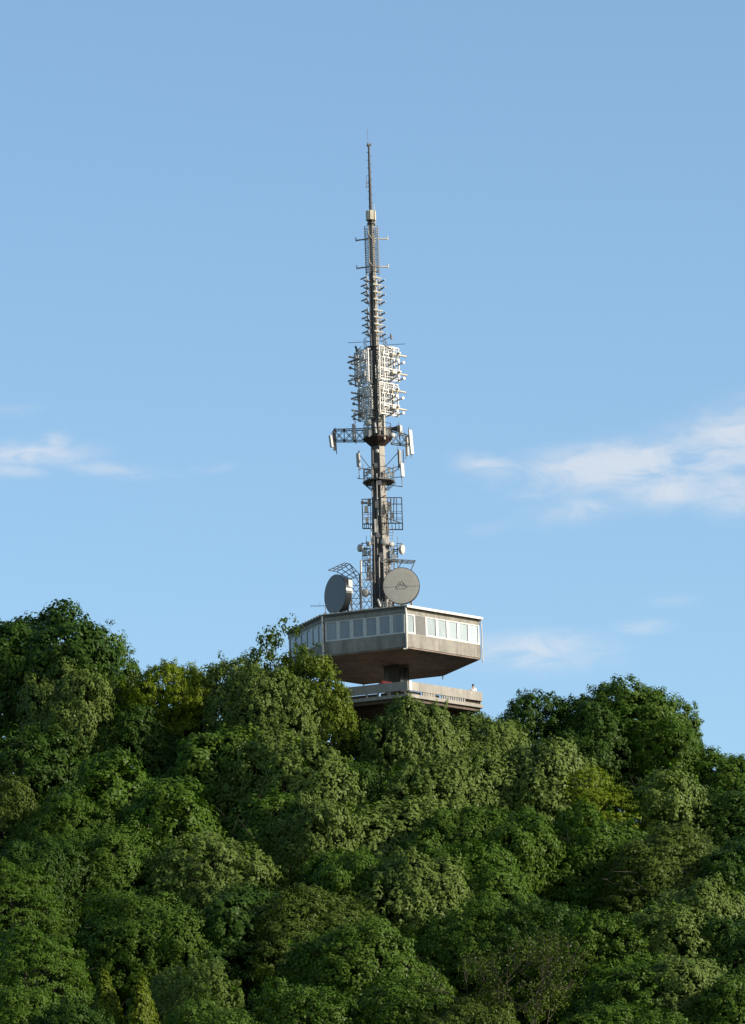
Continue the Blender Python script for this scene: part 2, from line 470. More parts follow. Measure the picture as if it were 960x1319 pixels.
# pale panels round the mast head
head = MB()
for k in range(6):
    an = PI / 6 + k * PI / 3 + .25
    v = Vector((math.cos(an), math.sin(an), 0)); t = perp(v)
    c = axp(278) + v * 0.33
    head.box(c, t * 0.16, v * 0.07, (0, 0, 0.41))
head.build('head_panel', M['cream'], mast)
hb_ = MB().tube(axp(285), axp(272.5), 0.24, n=10)
for an in (0.5, 2.0, 3.6, 5.2):
    v = Vector((math.cos(an), math.sin(an), 0)) * 0.26
    hb_.tube(axp(292) + v, axp(284) + v, 0.05)
hb_.tube(axp(289), axp(287.5), 0.36, n=10)
hb_.build('mast_head', M['dark'], mast)
MB().tube(axp(300) + Vector((.42, .2, 0)), axp(262) + Vector((.3, .2, 0)), 0.025).build('cable_pole', M['white'], mast)

# ladder shaped cage antennas below the head (291..356)
for n in (n1, n2, n3, n4):
    t = perp(n); mb = MB()
    o = n * 0.50
    for side in (-1, 1):
        mb.tube(axp(354) + o + t * .26 * side, axp(292) + o + t * .30 * side, 0.028, n=4)
    y = 293
    while y < 354:
        q = o + n * 0.17
        mb.tube(axp(y) + o - t * .30, axp(y) + q, 0.026, n=4); mb.tube(axp(y) + o + t * .30, axp(y) + q, 0.026, n=4)
        y += 3.1
    for y in (300, 320, 345): mb.tube(axp(y), axp(y) + o, 0.03, n=4)
    for side in (-1, 1): mb.tube(axp(350) + o * .3, axp(350) + o + t * .26 * side, .02, n=4)
    mb.build('cage_antenna', M['steel'], mast)
# four crossed arms at two levels
for y in (307, 343):
    for n in (Vector((-0.95, 0.30, 0)), Vector((0.97, 0.22, 0)), Vector((-0.2, -0.98, 0)), Vector((0.2, 0.98, 0))):
        mb = MB()
        l1 = 1.38
        mb.tube(axp(y) + n * 0.2, axp(y) + n * l1, 0.065, n=8)
        mb.tube(axp(y) + n * l1 + Vector((0, 0, -.08)), axp(y) + n * (l1 + .02) + Vector((0, 0, .26)), 0.05, n=6)
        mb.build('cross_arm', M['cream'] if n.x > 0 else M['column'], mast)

# two groups of four-level dipole arrays
for ys in ((360, 369.3, 378.6, 388), (402, 411, 420, 429.5)):
    for n, off in ((n1, 0.62), (n2, 0.92), (n3, 0.62), (n4, 0.92)):
        t = perp(n); mb = MB()
        mb.tube(axp(ys[0] - 4) + n * off * .72, axp(ys[3] + 5) + n * off * .72, 0.045, n=6)
        for y in ys:
            mb.tube(axp(y) + n * off - t * 0.46, axp(y) + n * off + t * 0.46, 0.06, n=6)
            mb.tube(axp(y + 3.5) + n * 0.1, axp(y) + n * off, 0.035, n=5)
            for sd in (-.22, .22):
                mb.tube(axp(y) + n * off + t * sd, axp(y + 4.2) + n * off * .72 + t * sd * .6, 0.03, n=4)
        mb.build('dipole_array', M['cream'] if n is n1 else M['galv'], mast)  # sun-facing array is paler, sunlight put into its colour

# white screen antennas in two tiers
def screen(yc, n, off, shift, w, h, mat):
    t = perp(n)
    if t.x < 0: t = -t
    base = axp(yc) + n * off + t * shift
    u = Vector((0, 0, 1)); mb = MB()
    nv, nh = 9, 13
    for i in range(nv):
        a = -w / 2 + w * i / (nv - 1)
        r = 0.042 if i in (0, 2, 6, 8) else 0.016
        mb.box(base + t * a, t * r, n * r, u * (h / 2))
    for j in range(nh):
        if j in (5, 7): continue
        b_ = -h / 2 + h * j / (nh - 1)
        r = 0.045 if j in (0, 4, 8, 12) else 0.020
        mb.box(base + u * b_ + n * 0.052, t * (w / 2 + .02), n * 0.012, u * r)
    # second row of wires on the rear chords
    for j in range(nh):
        b_ = -h / 2 + h * j / (nh - 1)
        mb.box(base + u * b_ - n * 0.28, t * (w / 2), n * 0.015, u * 0.022)
    for i in (0, 4, 8):
        a = -w / 2 + w * i / (nv - 1)
        for bb in (-h / 2, 0, h / 2):
            mb.tube(base + t * a + u * bb, base + t * a + u * bb - n * 0.28, 0.03, n=4)
    scr = mb.build('screen_antenna', mat, mast)
    # folded dipoles in white boxes in front of the wires
    for bb in (-h * .25, h * .25):
        for a in (-w * .25, w * .25):
            c = base + t * a + u * bb; db = MB()
            db.box(c + n * 0.20, t * 0.24, n * 0.04, u * 0.05)
            db.tube(c, c + n * 0.18, 0.04, n=5)
            for sd in (-1, 1): db.box(c + n * .2 + t * .26 * sd, t * 0.03, n * .05, u * 0.22)
            db.build('dipole', mat, scr)
    for bb in (-h * .36, 0, h * .36):
        MB().tube(Vector((AX, TY, base.z + bb)), base + u * bb - n * .28, 0.05, n=5).build('bracket', M['dark'], scr)
    # long dipole rods past the edge of the screen
    sd = 1 if t.x * (base.x - AX) > 0 else -1
    rmat = M['galv'] if n is n2 else M['cream']  # darker on the shaded screen, light and shade put into rod colour
    for bb in (h * .27, -h * .30):
        MB().tube(base + u * bb + t * (w * .05 * sd) + n * .25, base + u * bb + t * sd * (w / 2 + 0.62) + n * .25, 0.085, n=8).build('rod', rmat, scr)
    for bb in (h * .02, -h * .46):
        e = base + u * bb + t * ((w / 2) * sd)
        q = Vector((0.62 * sd * (1 if t.x > 0 else -1), -0.85, 0.0)).normalized()
        rod = MB().tube(e - q * .25, e + q * 0.62, 0.06, n=8).build('rod', M['steel'] if n is n2 else rmat, scr)
        MB().tube(e + q * 0.6, e + q * 0.72, 0.13, n=10).build('rod_tip', M['white'] if n is not n2 else M['galv'], scr)  # pale tip stands in for the sunlit tube end
for yc, sc_ in ((471.5, 1.0), (517.5, 0.95)):
    d_ = 0 if yc < 500 else -0.14
    H_ = 2.86 if yc < 500 else 2.84
    screen(yc, n1, 1.22, 0.54 + d_, 2.0 * sc_, H_ * sc_, M['white'])
    screen(yc + 3, n2, 1.18 + d_ * 1.6, -0.35, 1.9 * sc_, H_ * sc_, M['white'])
    screen(yc - 2, n3, 1.15 + d_, -0.15, 1.9 * sc_, H_ * sc_, M['white'])
    screen(yc - 2, n4, 1.05 + d_ * 1.6, 0.2, 1.9 * sc_, H_ * sc_, M['white'])
# white conduits on the column front between the screens
for px in (478.6, 487.5): MB().tube(pp(px + .4, 494, -1.0), pp(px, 452, -1.0), 0.07, n=6).build('conduit', M['white'], mast)
MB().tube(pp(484.5, 488, -.75), pp(483.7, 470, -.75), 0.05).build('conduit', M['white'], mast)
MB().tube(pp(480, 527, -.8), pp(479, 500, -.8), 0.06).build('conduit', M['white'], mast)
# ring platform over the top tier, with rails, thin dipole rods and small horns
rp = MB()
rp.lathe(axp(449), (0, 0, 1), [(-.03, .6), (-.03, .92), (.03, .92), (.03, .6)], n=12, close=False)
for k in range(10):
    an = k * PI / 5; v = Vector((math.cos(an), math.sin(an), 0)) * .9
    rp.tube(axp(449) + v, axp(449) + v + Vector((0, 0, .85)), 0.025, n=4)
    v2 = Vector((math.cos(an + PI / 5), math.sin(an + PI / 5), 0)) * .9
    rp.tube(axp(449) + v + Vector((0, 0, .85)), axp(449) + v2 + Vector((0, 0, .85)), 0.02, n=4)
    rp.tube(axp(449) + v + Vector((0, 0, .45)), axp(449) + v2 + Vector((0, 0, .45)), 0.015, n=4)
rp.build('top_platform', M['dark'], mast)
wr = MB()
wr.tube(pp(448, 441.5), pp(480, 440), 0.022).tube(pp(500, 444.2), pp(522, 443), 0.022)
wr.tube(pp(502, 450, -1), pp(496, 438, -1), .03).tube(pp(495, 444, -1), pp(505, 451, -1), .03)
wr.tube(pp(491, 440), pp(503, 434), .03).tube(pp(504, 430.5), pp(504.5, 437), .1).tube(pp(458, 446), pp(461, 454), .1).tube(pp(460, 452), pp(466, 446), .03)
wr.build('rod_antenna', M['dark'], mast)

# reddish ring platform with tapering underside (563..575) and equipment
rim = 1.25
pf = MB()
pf.lathe(axp(577), (0, 0, 1), [(.12, .6), (.72, rim), (.82, rim), (.82, .5), (0.2, .5)], n=8, close=False)
pfo = pf.build('platform', M['rust'], mast)
rl = MB()
for k in range(8):
    an = k * PI / 4 + PI / 8; v = Vector((math.cos(an), math.sin(an), 0)) * (rim - .04); v2 = Vector((math.cos(an + PI / 4), math.sin(an + PI / 4), 0)) * (rim - .04)
    rl.tube(axp(563.5) + v, axp(548) + v, 0.035, n=5)
    for y in (548, 555): rl.tube(axp(y) + v, axp(y) + v2, 0.028, n=4)
rl.build('railing', M['dark'], pfo)
for px, y0, y1, dp, w in ((470.5, 563, 551, -.6, .16), (474, 562, 550, -.7, .16), (498.5, 563, 550, -.5, .16), (501.5, 562, 551, -.3, .14), (477, 563, 553, -.9, .12)):
    a_, b_ = pp(px, y0, dp), pp(px - .4, y1, dp)
    MB().box((a_ + b_) / 2, (w, 0, 0), (0, .1, 0), (b_ - a_) / 2).build('equipment_box', M['grey'], pfo)
MB().tube(pp(495.5, 566, -.9), pp(494.6, 532, -.9), .09, n=8).build('feeder_pipe', M['cream'], mast)
MB().tube(pp(490, 548, -.6), pp(489.5, 562, -.6), .05).build('feeder_pipe', M['galv'], mast)
MB().tube(pp(484.5, 558, -1.0), pp(482.8, 544, -1.0), .11, n=8).build('panel_antenna', M['grey'], mast)
# bare dark cables on the shaded side
for px0, px1, r in ((485, 480.5, .05), (487, 482.3, .04), (478.6, 476.5, .045)):
    MB().tube(pp(px0, 545, -.75), pp(px1, 365, -.5), r, n=5).build('cable', M['dark'], mast)
MB().tube(pp(488.5, 780, -1.2), pp(486, 700, -1.0), .05).build('cable', M['dark'], mast)
MB().tube(pp(482, 780, -1.0), pp(480, 690, -.8), .06).build('cable', M['dark'], mast)
# added dark panels that paint deeper shade on the two column faces turned from the sun
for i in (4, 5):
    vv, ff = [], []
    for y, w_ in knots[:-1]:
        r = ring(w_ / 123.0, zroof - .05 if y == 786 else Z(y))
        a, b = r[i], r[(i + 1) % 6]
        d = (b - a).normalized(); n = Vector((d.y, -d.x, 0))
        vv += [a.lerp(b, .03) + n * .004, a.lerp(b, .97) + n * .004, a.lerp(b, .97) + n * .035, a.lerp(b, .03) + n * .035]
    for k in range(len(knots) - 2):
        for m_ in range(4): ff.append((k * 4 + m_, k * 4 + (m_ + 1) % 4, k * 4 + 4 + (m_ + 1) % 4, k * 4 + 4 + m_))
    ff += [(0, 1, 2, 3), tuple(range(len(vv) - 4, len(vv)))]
    MB().add(vv, ff).build('shade_cladding', M['mast_shade'], column)

def truss(name, a0, a1, b0, b1, nb, r, mat, parent, depth_off):
    """flat-ish lattice arm with two planes: a0-a1 top chord, b0-b1 bottom chord"""
    mb = MB()
    for off in (Vector((0, 0, 0)), depth_off):
        A0, A1, B0, B1 = a0 + off, a1 + off, b0 + off, b1 + off
        mb.tube(A0, A1, r).tube(B0, B1, r)
        for k in range(nb + 1):
            p, q = A0.lerp(A1, k / nb), B0.lerp(B1, k / nb); mb.tube(p, q, r * .8, n=4)
            if k < nb:
                p2, q2 = A0.lerp(A1, (k + 1) / nb), B0.lerp(B1, (k + 1) / nb)
                mb.tube(p, q2, r * .55, n=4).tube(q, p2, r * .55, n=4)
    for k in range(nb + 1):
        p, q = a0.lerp(a1, k / nb), b0.lerp(b1, k / nb)
        mb.tube(p, p + depth_off, r * .6, n=4).tube(q, q + depth_off, r * .6, n=4)
    return mb.build(name, mat, parent)
truss('truss_arm', pp(430, 553), pp(470, 552), pp(430.5, 567), pp(470, 567), 3, .05, M['dark'], mast, Vector((0, .55, 0)))
truss('truss_arm', pp(504, 553), pp(526, 561), pp(504, 570.5), pp(527, 573), 2, .045, M['galv'], mast, Vector((0, .5, 0)))
# panel antennas: (px top, y top, px bottom, y bottom, half width m, depth, material)
def panel(xa, ya, xb, yb, w, dp, mat, pole=True, th=.09, nrm=None):
    a_, b_ = pp(xa, ya, dp), pp(xb, yb, dp)
    n = Vector(nrm).normalized() if nrm else Vector((0, -1, 0)); t = perp(n)
    o = MB().box((a_ + b_) / 2, t * w, n * th, (a_ - b_) / 2).build('panel_antenna', mat, mast)
    if pole:
        e = (a_ - b_).normalized()
        MB().tube(b_ - e * .3 - n * .17, a_ + e * .3 - n * .17, .04, n=6).build('mounting_pole', M['dark'], o)
L_ = (-.8, -.6, 0)
panel(425.6, 561, 427.6, 576, .13, -.2, M['grey'], nrm=L_)
panel(430, 555, 431.5, 580, .10, .3, M['galv'], nrm=L_)
panel(455.6, 546, 456.4, 567, .13, -.4, M['grey'], nrm=L_)
panel(515.8, 548, 516.3, 560, .13, .2, M['grey'], nrm=(.7, -.7, 0))
panel(528.3, 554, 531, 585, .14, -.2, M['white'], nrm=(.5, -.85, 0))
panel(524, 562, 525, 587, .12, .4, M['grey'], nrm=(.7, .7, 0))
panel(461.2, 584, 462.2, 601, .14, -.3, M['grey'], nrm=(-.6, -.8, 0))
panel(514.5, 580, 515.4, 601, .12, -.2, M['galv'], nrm=(.7, -.7, 0))
panel(517.6, 597, 519, 614, .14, -.4, M['white'], nrm=(.5, -.85, 0))
panel(483.6, 669, 484.2, 686, .09, -1.1, M['white'], pole=False)
# dark horn on the right arm
MB().tube(pp(503, 552), pp(512, 552.5), .1, .25, n=10).tube(pp(512, 552.5), pp(514, 552), .32, .3, n=12).build('horn_antenna', M['dark'], mast)

# antenna frames around y 600..632
fr = MB()
def ladderline(pts, r=.035): fr.path([pp(*p) for p in pts], r)
ladderline([(461.5, 582, -.2), (463, 616, -.2)]); ladderline([(462, 584, -.2), (476.5, 602.5, -.2)])
ladderline([(513.5, 582, -.2), (497, 600.5, -.2)]); ladderline([(516.5, 584, 0), (518.5, 627, 0)]); ladderline([(519.5, 579, .2), (520.5, 600, .2)])
ladderline([(460, 616, -.2), (466, 617, -.2), (479, 615, 0)]); ladderline([(496, 617, 0), (510, 615, 0), (520, 614, 0)])
ladderline([(468, 597, -.6), (469, 624, -.6)]); ladderline([(463, 603, -.3), (479, 605, -.3)]); ladderline([(496, 606, -.3), (516, 600, -.3)])
ladderline([(507.5, 598, -.5), (508.5, 622, -.5)]); ladderline([(467, 622, -.6), (480, 633, -.4)]); ladderline([(510, 621, -.4), (500, 632, -.4)])
ladderline([(469, 612, -.6), (480, 619, -.8)]); ladderline([(505, 625, .2), (518.5, 627, 0)]); ladderline([(503, 612, -.3), (516, 601, -.2)])
ladderline([(468, 605, .6), (479, 606, .4)]); ladderline([(520.5, 597, .2), (519, 614, .2)])
fr.build('antenna_frame', M['dark'], mast)
p6 = MB()
p6.lathe(axp(621), (0, 0, 1), [(-.06, .6), (-.06, 1.35), (.06, 1.35), (.06, .6)], n=8, close=False)
for k in range(8):
    an = k * PI / 4 + PI / 8; v = Vector((math.cos(an), math.sin(an), 0))
    p6.tube(axp(621) + v * 1.25, axp(633) + v * .55, .035, n=4)
    if k % 2: p6.tube(axp(621) + v * 1.28, axp(606) + v * 1.28, .03, n=4)
    v2 = Vector((math.cos(an + PI / 4), math.sin(an + PI / 4), 0)); p6.tube(axp(606) + v * 1.28, axp(606) + v2 * 1.28, .025, n=4)
p6.build('platform', M['dark'], mast)
for px, py, dp in ((473, 610, -.7), (476, 607, -.6), (501, 606, -.6), (504, 611, -.7), (499, 613, -.9)):
    MB().box(pp(px, py, dp), (.12, 0, 0), (0, .1, 0), (0, 0, .18)).build('equipment_box', M['grey'], mast)
# box cages around y 640..676
def cage(name, x0_, x1_, y0_, y1_, da, db, skew):
    mb = MB()
    cs = []
    for (px, dp) in ((x0_, da), (x1_, da), (x1_, db), (x0_, db)):
        base_ = pp(px, (y0_ + y1_) / 2, dp)
        lo = pp(px, y1_, da); hi = pp(px, y0_, da)
        cs.append((Vector((base_.x, TY + dp, lo.z)), Vector((base_.x, TY + dp, hi.z))))
    for i in range(4):
        (l0, h0), (l1, h1) = cs[i], cs[(i + 1) % 4]
        mb.tube(l0, h0, .045, n=5).tube(h0, h1, .04, n=5).tube(l0, l1, .05, n=5)
        m0, m1 = l0.lerp(h0, .38), l1.lerp(h1, .38); mb.tube(m0, m1, .02, n=4)
        m0, m1 = l0.lerp(h0, .45), l1.lerp(h1, .45); mb.tube(m0, m1, .02, n=4)
    (l0, h0), (l1, h1), (l2, h2), (l3, h3) = cs
    for k in range(1, 6): mb.tube(l0.lerp(l1, k / 6), l3.lerp(l2, k / 6), .03, n=4)
    for k in range(1, 3): mb.tube(h0.lerp(h1, k / 3), h3.lerp(h2, k / 3), .02, n=4)
    mb.tube(l0.lerp(l1, .5), h0.lerp(h1, .5), .03, n=4)
    return mb.build(name, M['dark'], mast)
cage('box_cage', 491, 518, 641, 674, -1.2, .9, 0)
cage('box_cage', 467, 481.5, 643, 675, -.9, .6, 0)
for px, dp in ((499.5, -.5), (503, -.2), (507, .3), (511, -.9), (477.5, -.4)):
    MB().tube(pp(px + .4, 674, dp), pp(px, 642, dp), .035, n=5).build('upright', M['dark'], mast)
MB().box(pp(501, 652, -.5), (.12, 0, 0), (0, .1, 0), (0, 0, .35)).build('junction_box', M['galv'], mast)
MB().box(pp(505, 664, -.2), (.14, 0, 0), (0, .1, 0), (0, 0, .22)).build('junction_box', M['steel'], mast)
for px in (486.5, 490): MB().tube(pp(px + .8, 664, -1.15), pp(px, 641, -1.05), .05).build('feeder_pipe', M['galv'], mast)
MB().tube(pp(490, 664, -1.2), pp(507, 670, -1.2), .05).tube(pp(507, 670, -1.2), pp(518, 674, -1.2), .04).build('brace', M['galv'], mast)
MB().tube(pp(484, 645, -1.1), pp(497, 638, -1.1), .04).build('brace', M['dark'], mast)
for px, py, dp, h in ((471.5, 656, -.9, .28), (473, 670, -.9, .25), (476, 647, -.7, .3)):
    MB().box(pp(px, py, dp), (.13, 0, 0), (0, .1, 0), (0, 0, h)).build('equipment_box', M['galv'], mast)
for x0_, y0_, x1_, y1_, dp, r, mm in ((481.5, 636, 480.3, 580, -1.0, .045, 'dark'), (486.8, 700, 485.4, 610, -1.1, .05, 'galv'), (490.5, 640, 489.4, 590, -1.0, .035, 'dark'),
        (479.8, 640, 478.8, 600, -.7, .05, 'galv'), (483.2, 760, 482, 690, -1.2, .05, 'dark'), (495.5, 776, 493.8, 706, -1.3, .05, 'steel'), (499.5, 770, 497.6, 712, -1.0, .045, 'dark'), (478.6, 702, 478, 676, -.8, .05, 'white'), (500.8, 690, 500, 655, -.3, .05, 'steel')):
    MB().tube(pp(x0_, y0_, dp), pp(x1_, y1_, dp), r, n=6).build('riser_pipe', M[mm], mast)
for px, py, dp, hw, hh in ((484.5, 600, -1.0, .14, .22), (489, 622, -1.05, .16, .2), (485.5, 650, -1.1, .15, .3), (494, 660, -1.0, .12, .22), (487, 690, -1.15, .18, .16), (491, 716, -1.25, .14, .25), (500, 738, -.9, .16, .28)):
    MB().box(pp(px, py, dp), (hw, 0, 0), (0, .1, 0), (0, 0, hh)).build('junction_box', M['steel'], mast)
# climbing ladder with hoops on the right side
ld = MB()
for s_ in (0, .35):
    ld.tube(pp(503 + s_ * 15, 780, .5), pp(501 + s_ * 15, 680, .5), .022, n=4)
y = 682
while y < 780:
    ld.tube(pp(501 + (y - 680) * .02, y, .5), pp(506.2 + (y - 680) * .02, y, .5), .016, n=4); y += 4
ld.build('ladder', M['galv'], mast)
# lower antenna frames around y 698..745
lf = MB()
def lfl(pts, r=.035): lf.path([pp(*p) for p in pts], r)
for x_, y0_, y1_, dp in ((467, 699, 730, -.6), (472.5, 697, 742, -.7), (477, 699, 745, -.3), (470, 704, 738, .4), (507.5, 702, 735, -.4), (512, 704, 730, -.1), (517, 699, 715, -.4), (504, 703, 728, .4)):
    lfl([(x_, y0_, dp), (x_ + .8, y1_, dp)])
for y_ in (700, 708, 716, 722, 729):
    lfl([(465 + (y_ - 700) * .1, y_, -.6), (481, y_ - 1, -.4)]); 
for y_ in (704, 711, 718, 724):
    lfl([(500, y_, -.4), (513, y_ - 1, -.3)])
lfl([(511, 700, -.4), (519, 701, -.4)]); lfl([(467, 716, -.6), (481, 708, -.4)]); lfl([(467, 722, -.5), (480, 733, -.4)]); lfl([(501, 728, -.4), (512, 712, -.3)])
lfl([(472, 690, 0), (472, 700, 0)], .02); lfl([(512, 691, 0), (512, 704, 0)], .02); lfl([(478, 735, -.5), (483, 745, -.6)])
lf.build('antenna_frame', M['dark'], mast)
for px, py, dp, h in ((470, 712, -.6, .2), (476, 712, -.5, .15), (475, 735, -.6, .3), (505, 712, -.4, .2), (508, 718, -.4, .2), (476, 722, -.2, .2)):
    MB().box(pp(px, py, dp), (.13, 0, 0), (0, .12, 0), (0, 0, h)).build('equipment_box', M['grey'], mast)

# ------------------------------------------------------------------ small drum dishes on the mast
def drum(px, py, dp, rad, nrm, label, mat=M['grey'], depth=.28):
    c = pp(px, py, dp); n = Vector(nrm).normalized()
    o = thing('drum_dish', label, 'dish antenna', c, 'small drum dishes on the mast')
    MB().lathe(c, n, [(0.0, rad * .97), (.02, rad), (-depth * .6, rad), (-depth, rad * .55)], n=20).build('drum', mat, o)
    MB().lathe(c + n * .025, n, [(0, rad * .93), (.045, rad * .6), (.06, rad * .05)], n=20).build('cover', M['white'] if mat is M['white'] else M['dishface'], o)
    MB().tube(c - n * depth, Vector((AX, TY, c.z)).lerp(c - n * depth, .55), .05).build('bracket', M['dark'], o)
drum(473.3, 544.5, -.9, .30, (-.35, -.9, -.1), 'small pale drum dish tucked under the left white screen antennas', M['grey'])
drum(486.3, 581, -1.0, .17, (0, -1, -.1), 'tiny white dish on the column just under the reddish platform', M['white'], .15)
drum(506.5, 560.5, -.5, .20, (.3, -.95, 0), 'small white dish at the inner end of the right truss arm', M['white'], .2)
drum(495, 697.8, -1.2, .29, (-.1, -1, -.05), 'round grey dish fixed flat on the lower column front', M['grey'])
drum(463, 706, -.6, .32, (-.85, -.5, -.05), 'grey drum dish facing left on the lower left antenna frame', M['galv'])
drum(466.5, 647, -.5, .16, (-.8, -.5, 0), 'tiny dish on the top left corner of the steel cage', M['grey'], .15)
drum(475.5, 700.5, -.6, .2, (.2, -1, 0), 'small dish at the top of the lower left antenna frame beside the column', M['grey'], .2)
drum(504.5, 701, -.5, .23, (.15, -1, 0), 'bright white dish on the lower right antenna frame next to the column', M['white'], .22)
drum(519, 707.5, -.4, .40, (.88, -.45, -.15), 'white drum dish facing right at the outer edge of the lower right frame', M['white'], .3)

# ------------------------------------------------------------------ roof things
zr = zroof - 0.06
# lattice stand left of the mast
stand = thing('lattice_stand', 'open steel lattice stand on the roof between the left big dish and the mast', 'steel frame', (AX - 1.7, TY - 1.0, zr))
lb = MB()
sx0, sx1, sy0, sy1 = at(453, 780, TY - 2).x, at(479, 780, TY - 1).x, TY - 2.2, TY + .4
xs_ = [sx0, (sx0 + sx1) / 2, sx1]
hts = [Z(752), Z(745), Z(722)]
for yv in (sy0, sy1):
    for i, x_ in enumerate(xs_):
        lb.tube((x_, yv, zr), (x_, yv, hts[i]), .05, n=5)
        for z_ in np.linspace(zr + .3, hts[i], 4): 
            if i < 2: lb.tube((x_, yv, z_), (xs_[i + 1], yv, min(z_, hts[i + 1])), .028, n=4)
    for i in range(2):
        zz = np.linspace(zr, hts[i], 4)
        for a_, b_ in zip(zz, zz[1:]):
            lb.tube((xs_[i], yv, a_), (xs_[i + 1], yv, b_), .022, n=4).tube((xs_[i], yv, b_), (xs_[i + 1], yv, a_), .022, n=4)
for i, x_ in enumerate(xs_):
    zz = np.linspace(zr, hts[i], 4)
    for a_, b_ in zip(zz, zz[1:]):
        lb.tube((x_, sy0, a_), (x_, sy1, b_), .022, n=4); lb.tube((x_, sy0, b_), (x_, sy1, b_), .028, n=4)
lb.build('lattice', M['steel'], stand)
pw = MB().tube(pp(465.3, 778, -1.6), pp(465, 722, -1.6), .085, n=8)
pw.tube(pp(464.5, 722, -1.6), pp(468, 722, -1.6), .05)
pw.build('white_post', M['white'], stand)
gb2 = MB().box(pp(476, 742.5, -.9), (.26, 0, 0), (0, .2, 0), (0, 0, .30)); gb2.build('cabinet', M['grey'], stand)
MB().tube(pp(479, 778, -1.4), pp(478.5, 748, -1.4), .06).build('brace', M['galv'], stand)
MB().tube(pp(489.5, 779, -2), pp(488.5, 718, -1.6), .055, n=6).tube(pp(488.5, 720, -1.6), pp(499, 730, -1.6), .04).build('brace', M['galv'], stand)
MB().tube(pp(474, 725, -1.2), pp(487, 772, -1.6), .035).build('brace', M['dark'], stand)
drum(470.5, 763.5, -1.9, .34, (-.25, -.95, 0), 'medium grey dish low on the roof lattice left of the mast', M['dishdark'])
# steps at the right foot of the mast
fs = MB()
for k in range(5):
    fs.tube(pp(490 + k * 3.5, 782 - k * .2, -2.0), pp(493 + k * 2.5, 771 + (k % 2) * 3, -2.0), .03, n=4)
    fs.tube(pp(490 + k * 3.0, 776, -2.0), pp(494 + k * 3.0, 781, -2.0), .03, n=4)
fs.tube(pp(490, 775, -2.0), pp(505, 778, -2.0), .035).tube(pp(487, 772, -2.0), pp(490, 781, -2.0), .1, n=8)
fs.build('foot_rail', M['white'], stand)

def big_dish(px, py, dp, rad, nrm, label, facemat, rimmat, depth, seam=False):
    c = pp(px, py, dp); n = Vector(nrm).normalized()
    o = thing('large_dish', label, 'dish antenna', (c.x, c.y, zr), 'big dishes on the cabin roof')
    MB().lathe(c, n, [(-.0, rad * .985), (.03, rad), (-.75 * depth, rad * .985), (-depth, rad * .72), (-depth * 1.15, rad * .25)], n=48).build('shroud', rimmat, o, smooth=False)
    cv = MB().lathe(c + n * .032, n, [(0, rad * .97), (.012, rad * .8), (.02, rad * .45), (.024, rad * .03)], n=48).build('cover', facemat, o)
    mb = MB()
    bk = c - n * depth
    t = perp(n).normalized()
    for s_ in (-.5, .5):
        mb.tube(bk + t * s_ * rad, (bk.x + t.x * s_ * rad - n.x * .6, bk.y + t.y * s_ * rad - n.y * .6, zr), .07, n=6)
        mb.tube(bk + t * s_ * rad + Vector((0, 0, -.4)), (bk.x + t.x * s_ * rad * 1.1, bk.y + t.y * s_ * rad * 1.1, zr), .05, n=6)
    mb.tube(bk - t * rad * .5, bk + t * rad * .5, .06, n=6)
    mb.tube(bk, bk - n * .7, .2, n=10).tube(bk - n * .5, (bk.x - n.x * .5, bk.y - n.y * .5, zr), .12, n=8)
    mb.build('mount', M['galv'], o)
    return o, c, n
d1, c1, v1 = big_dish(432.4, 765.6, -1.6, 1.66, (-.86, -.58, -.02), 'big dark grey dish seen almost edge-on at the left end of the cabin roof', M['dishdark'], M['black'], .70)
d2, c2, v2 = big_dish(517, 754.5, -2.4, 1.53, (-.06, -.99, -.10), 'big pale round dish with a small dark emblem facing the viewer beside the mast', M['dishface'], M['dark'], .8)
# seam and emblem on the right dish
t2 = perp(v2).normalized()
if t2.x < 0: t2 = -t2
u2 = t2.cross(v2).normalized()
if u2.z < 0: u2 = -u2
def on_dish(a_, b_):
    rr = math.hypot(a_, b_) / 1.53
    k = np.interp(rr, [0, .03, .45, .8, .97], [.024, .024, .02, .012, 0])
    return c2 + v2 * (.036 + float(k)) + t2 * a_ + u2 * b_
sm_ = MB()
for k in range(24):
    a0_, a1_ = -1.45 + 2.9 * k / 24, -1.45 + 2.9 * (k + 1) / 24
    if abs((a0_ + a1_) / 2) > .42: sm_.tube(on_dish(a0_, -.07), on_dish(a1_, -.07), .012, n=4)
sm_.build('seam', M['galv'], d2)
em = MB()
def stroke(pts, r=.014):
    for p, q in zip(pts, pts[1:]): em.tube(on_dish(*p), on_dish(*q), r, n=4)
stroke([(-.12, .34), (.10, .34), (.46, -.12), (.34, -.26), (-.32, -.26), (-.44, -.12), (-.12, .34)])
stroke([(-.24, -.10), (-.06, .20), (.06, .0), (.12, .10), (.26, -.10)])
em.build('emblem', M['dark'], d2)
# feed box seen on the left dish's flank
for (a_, b_) in ((-.62, .45), (-.64, -.05), (-.66, .75)):
    MB().box(c1 - v1 * .45 + Vector((0, 0, b_)) + perp(v1) * 1.50, v1 * .18, perp(v1) * .1, (0, 0, .16)).build('feed_box', M['cream'], d1)
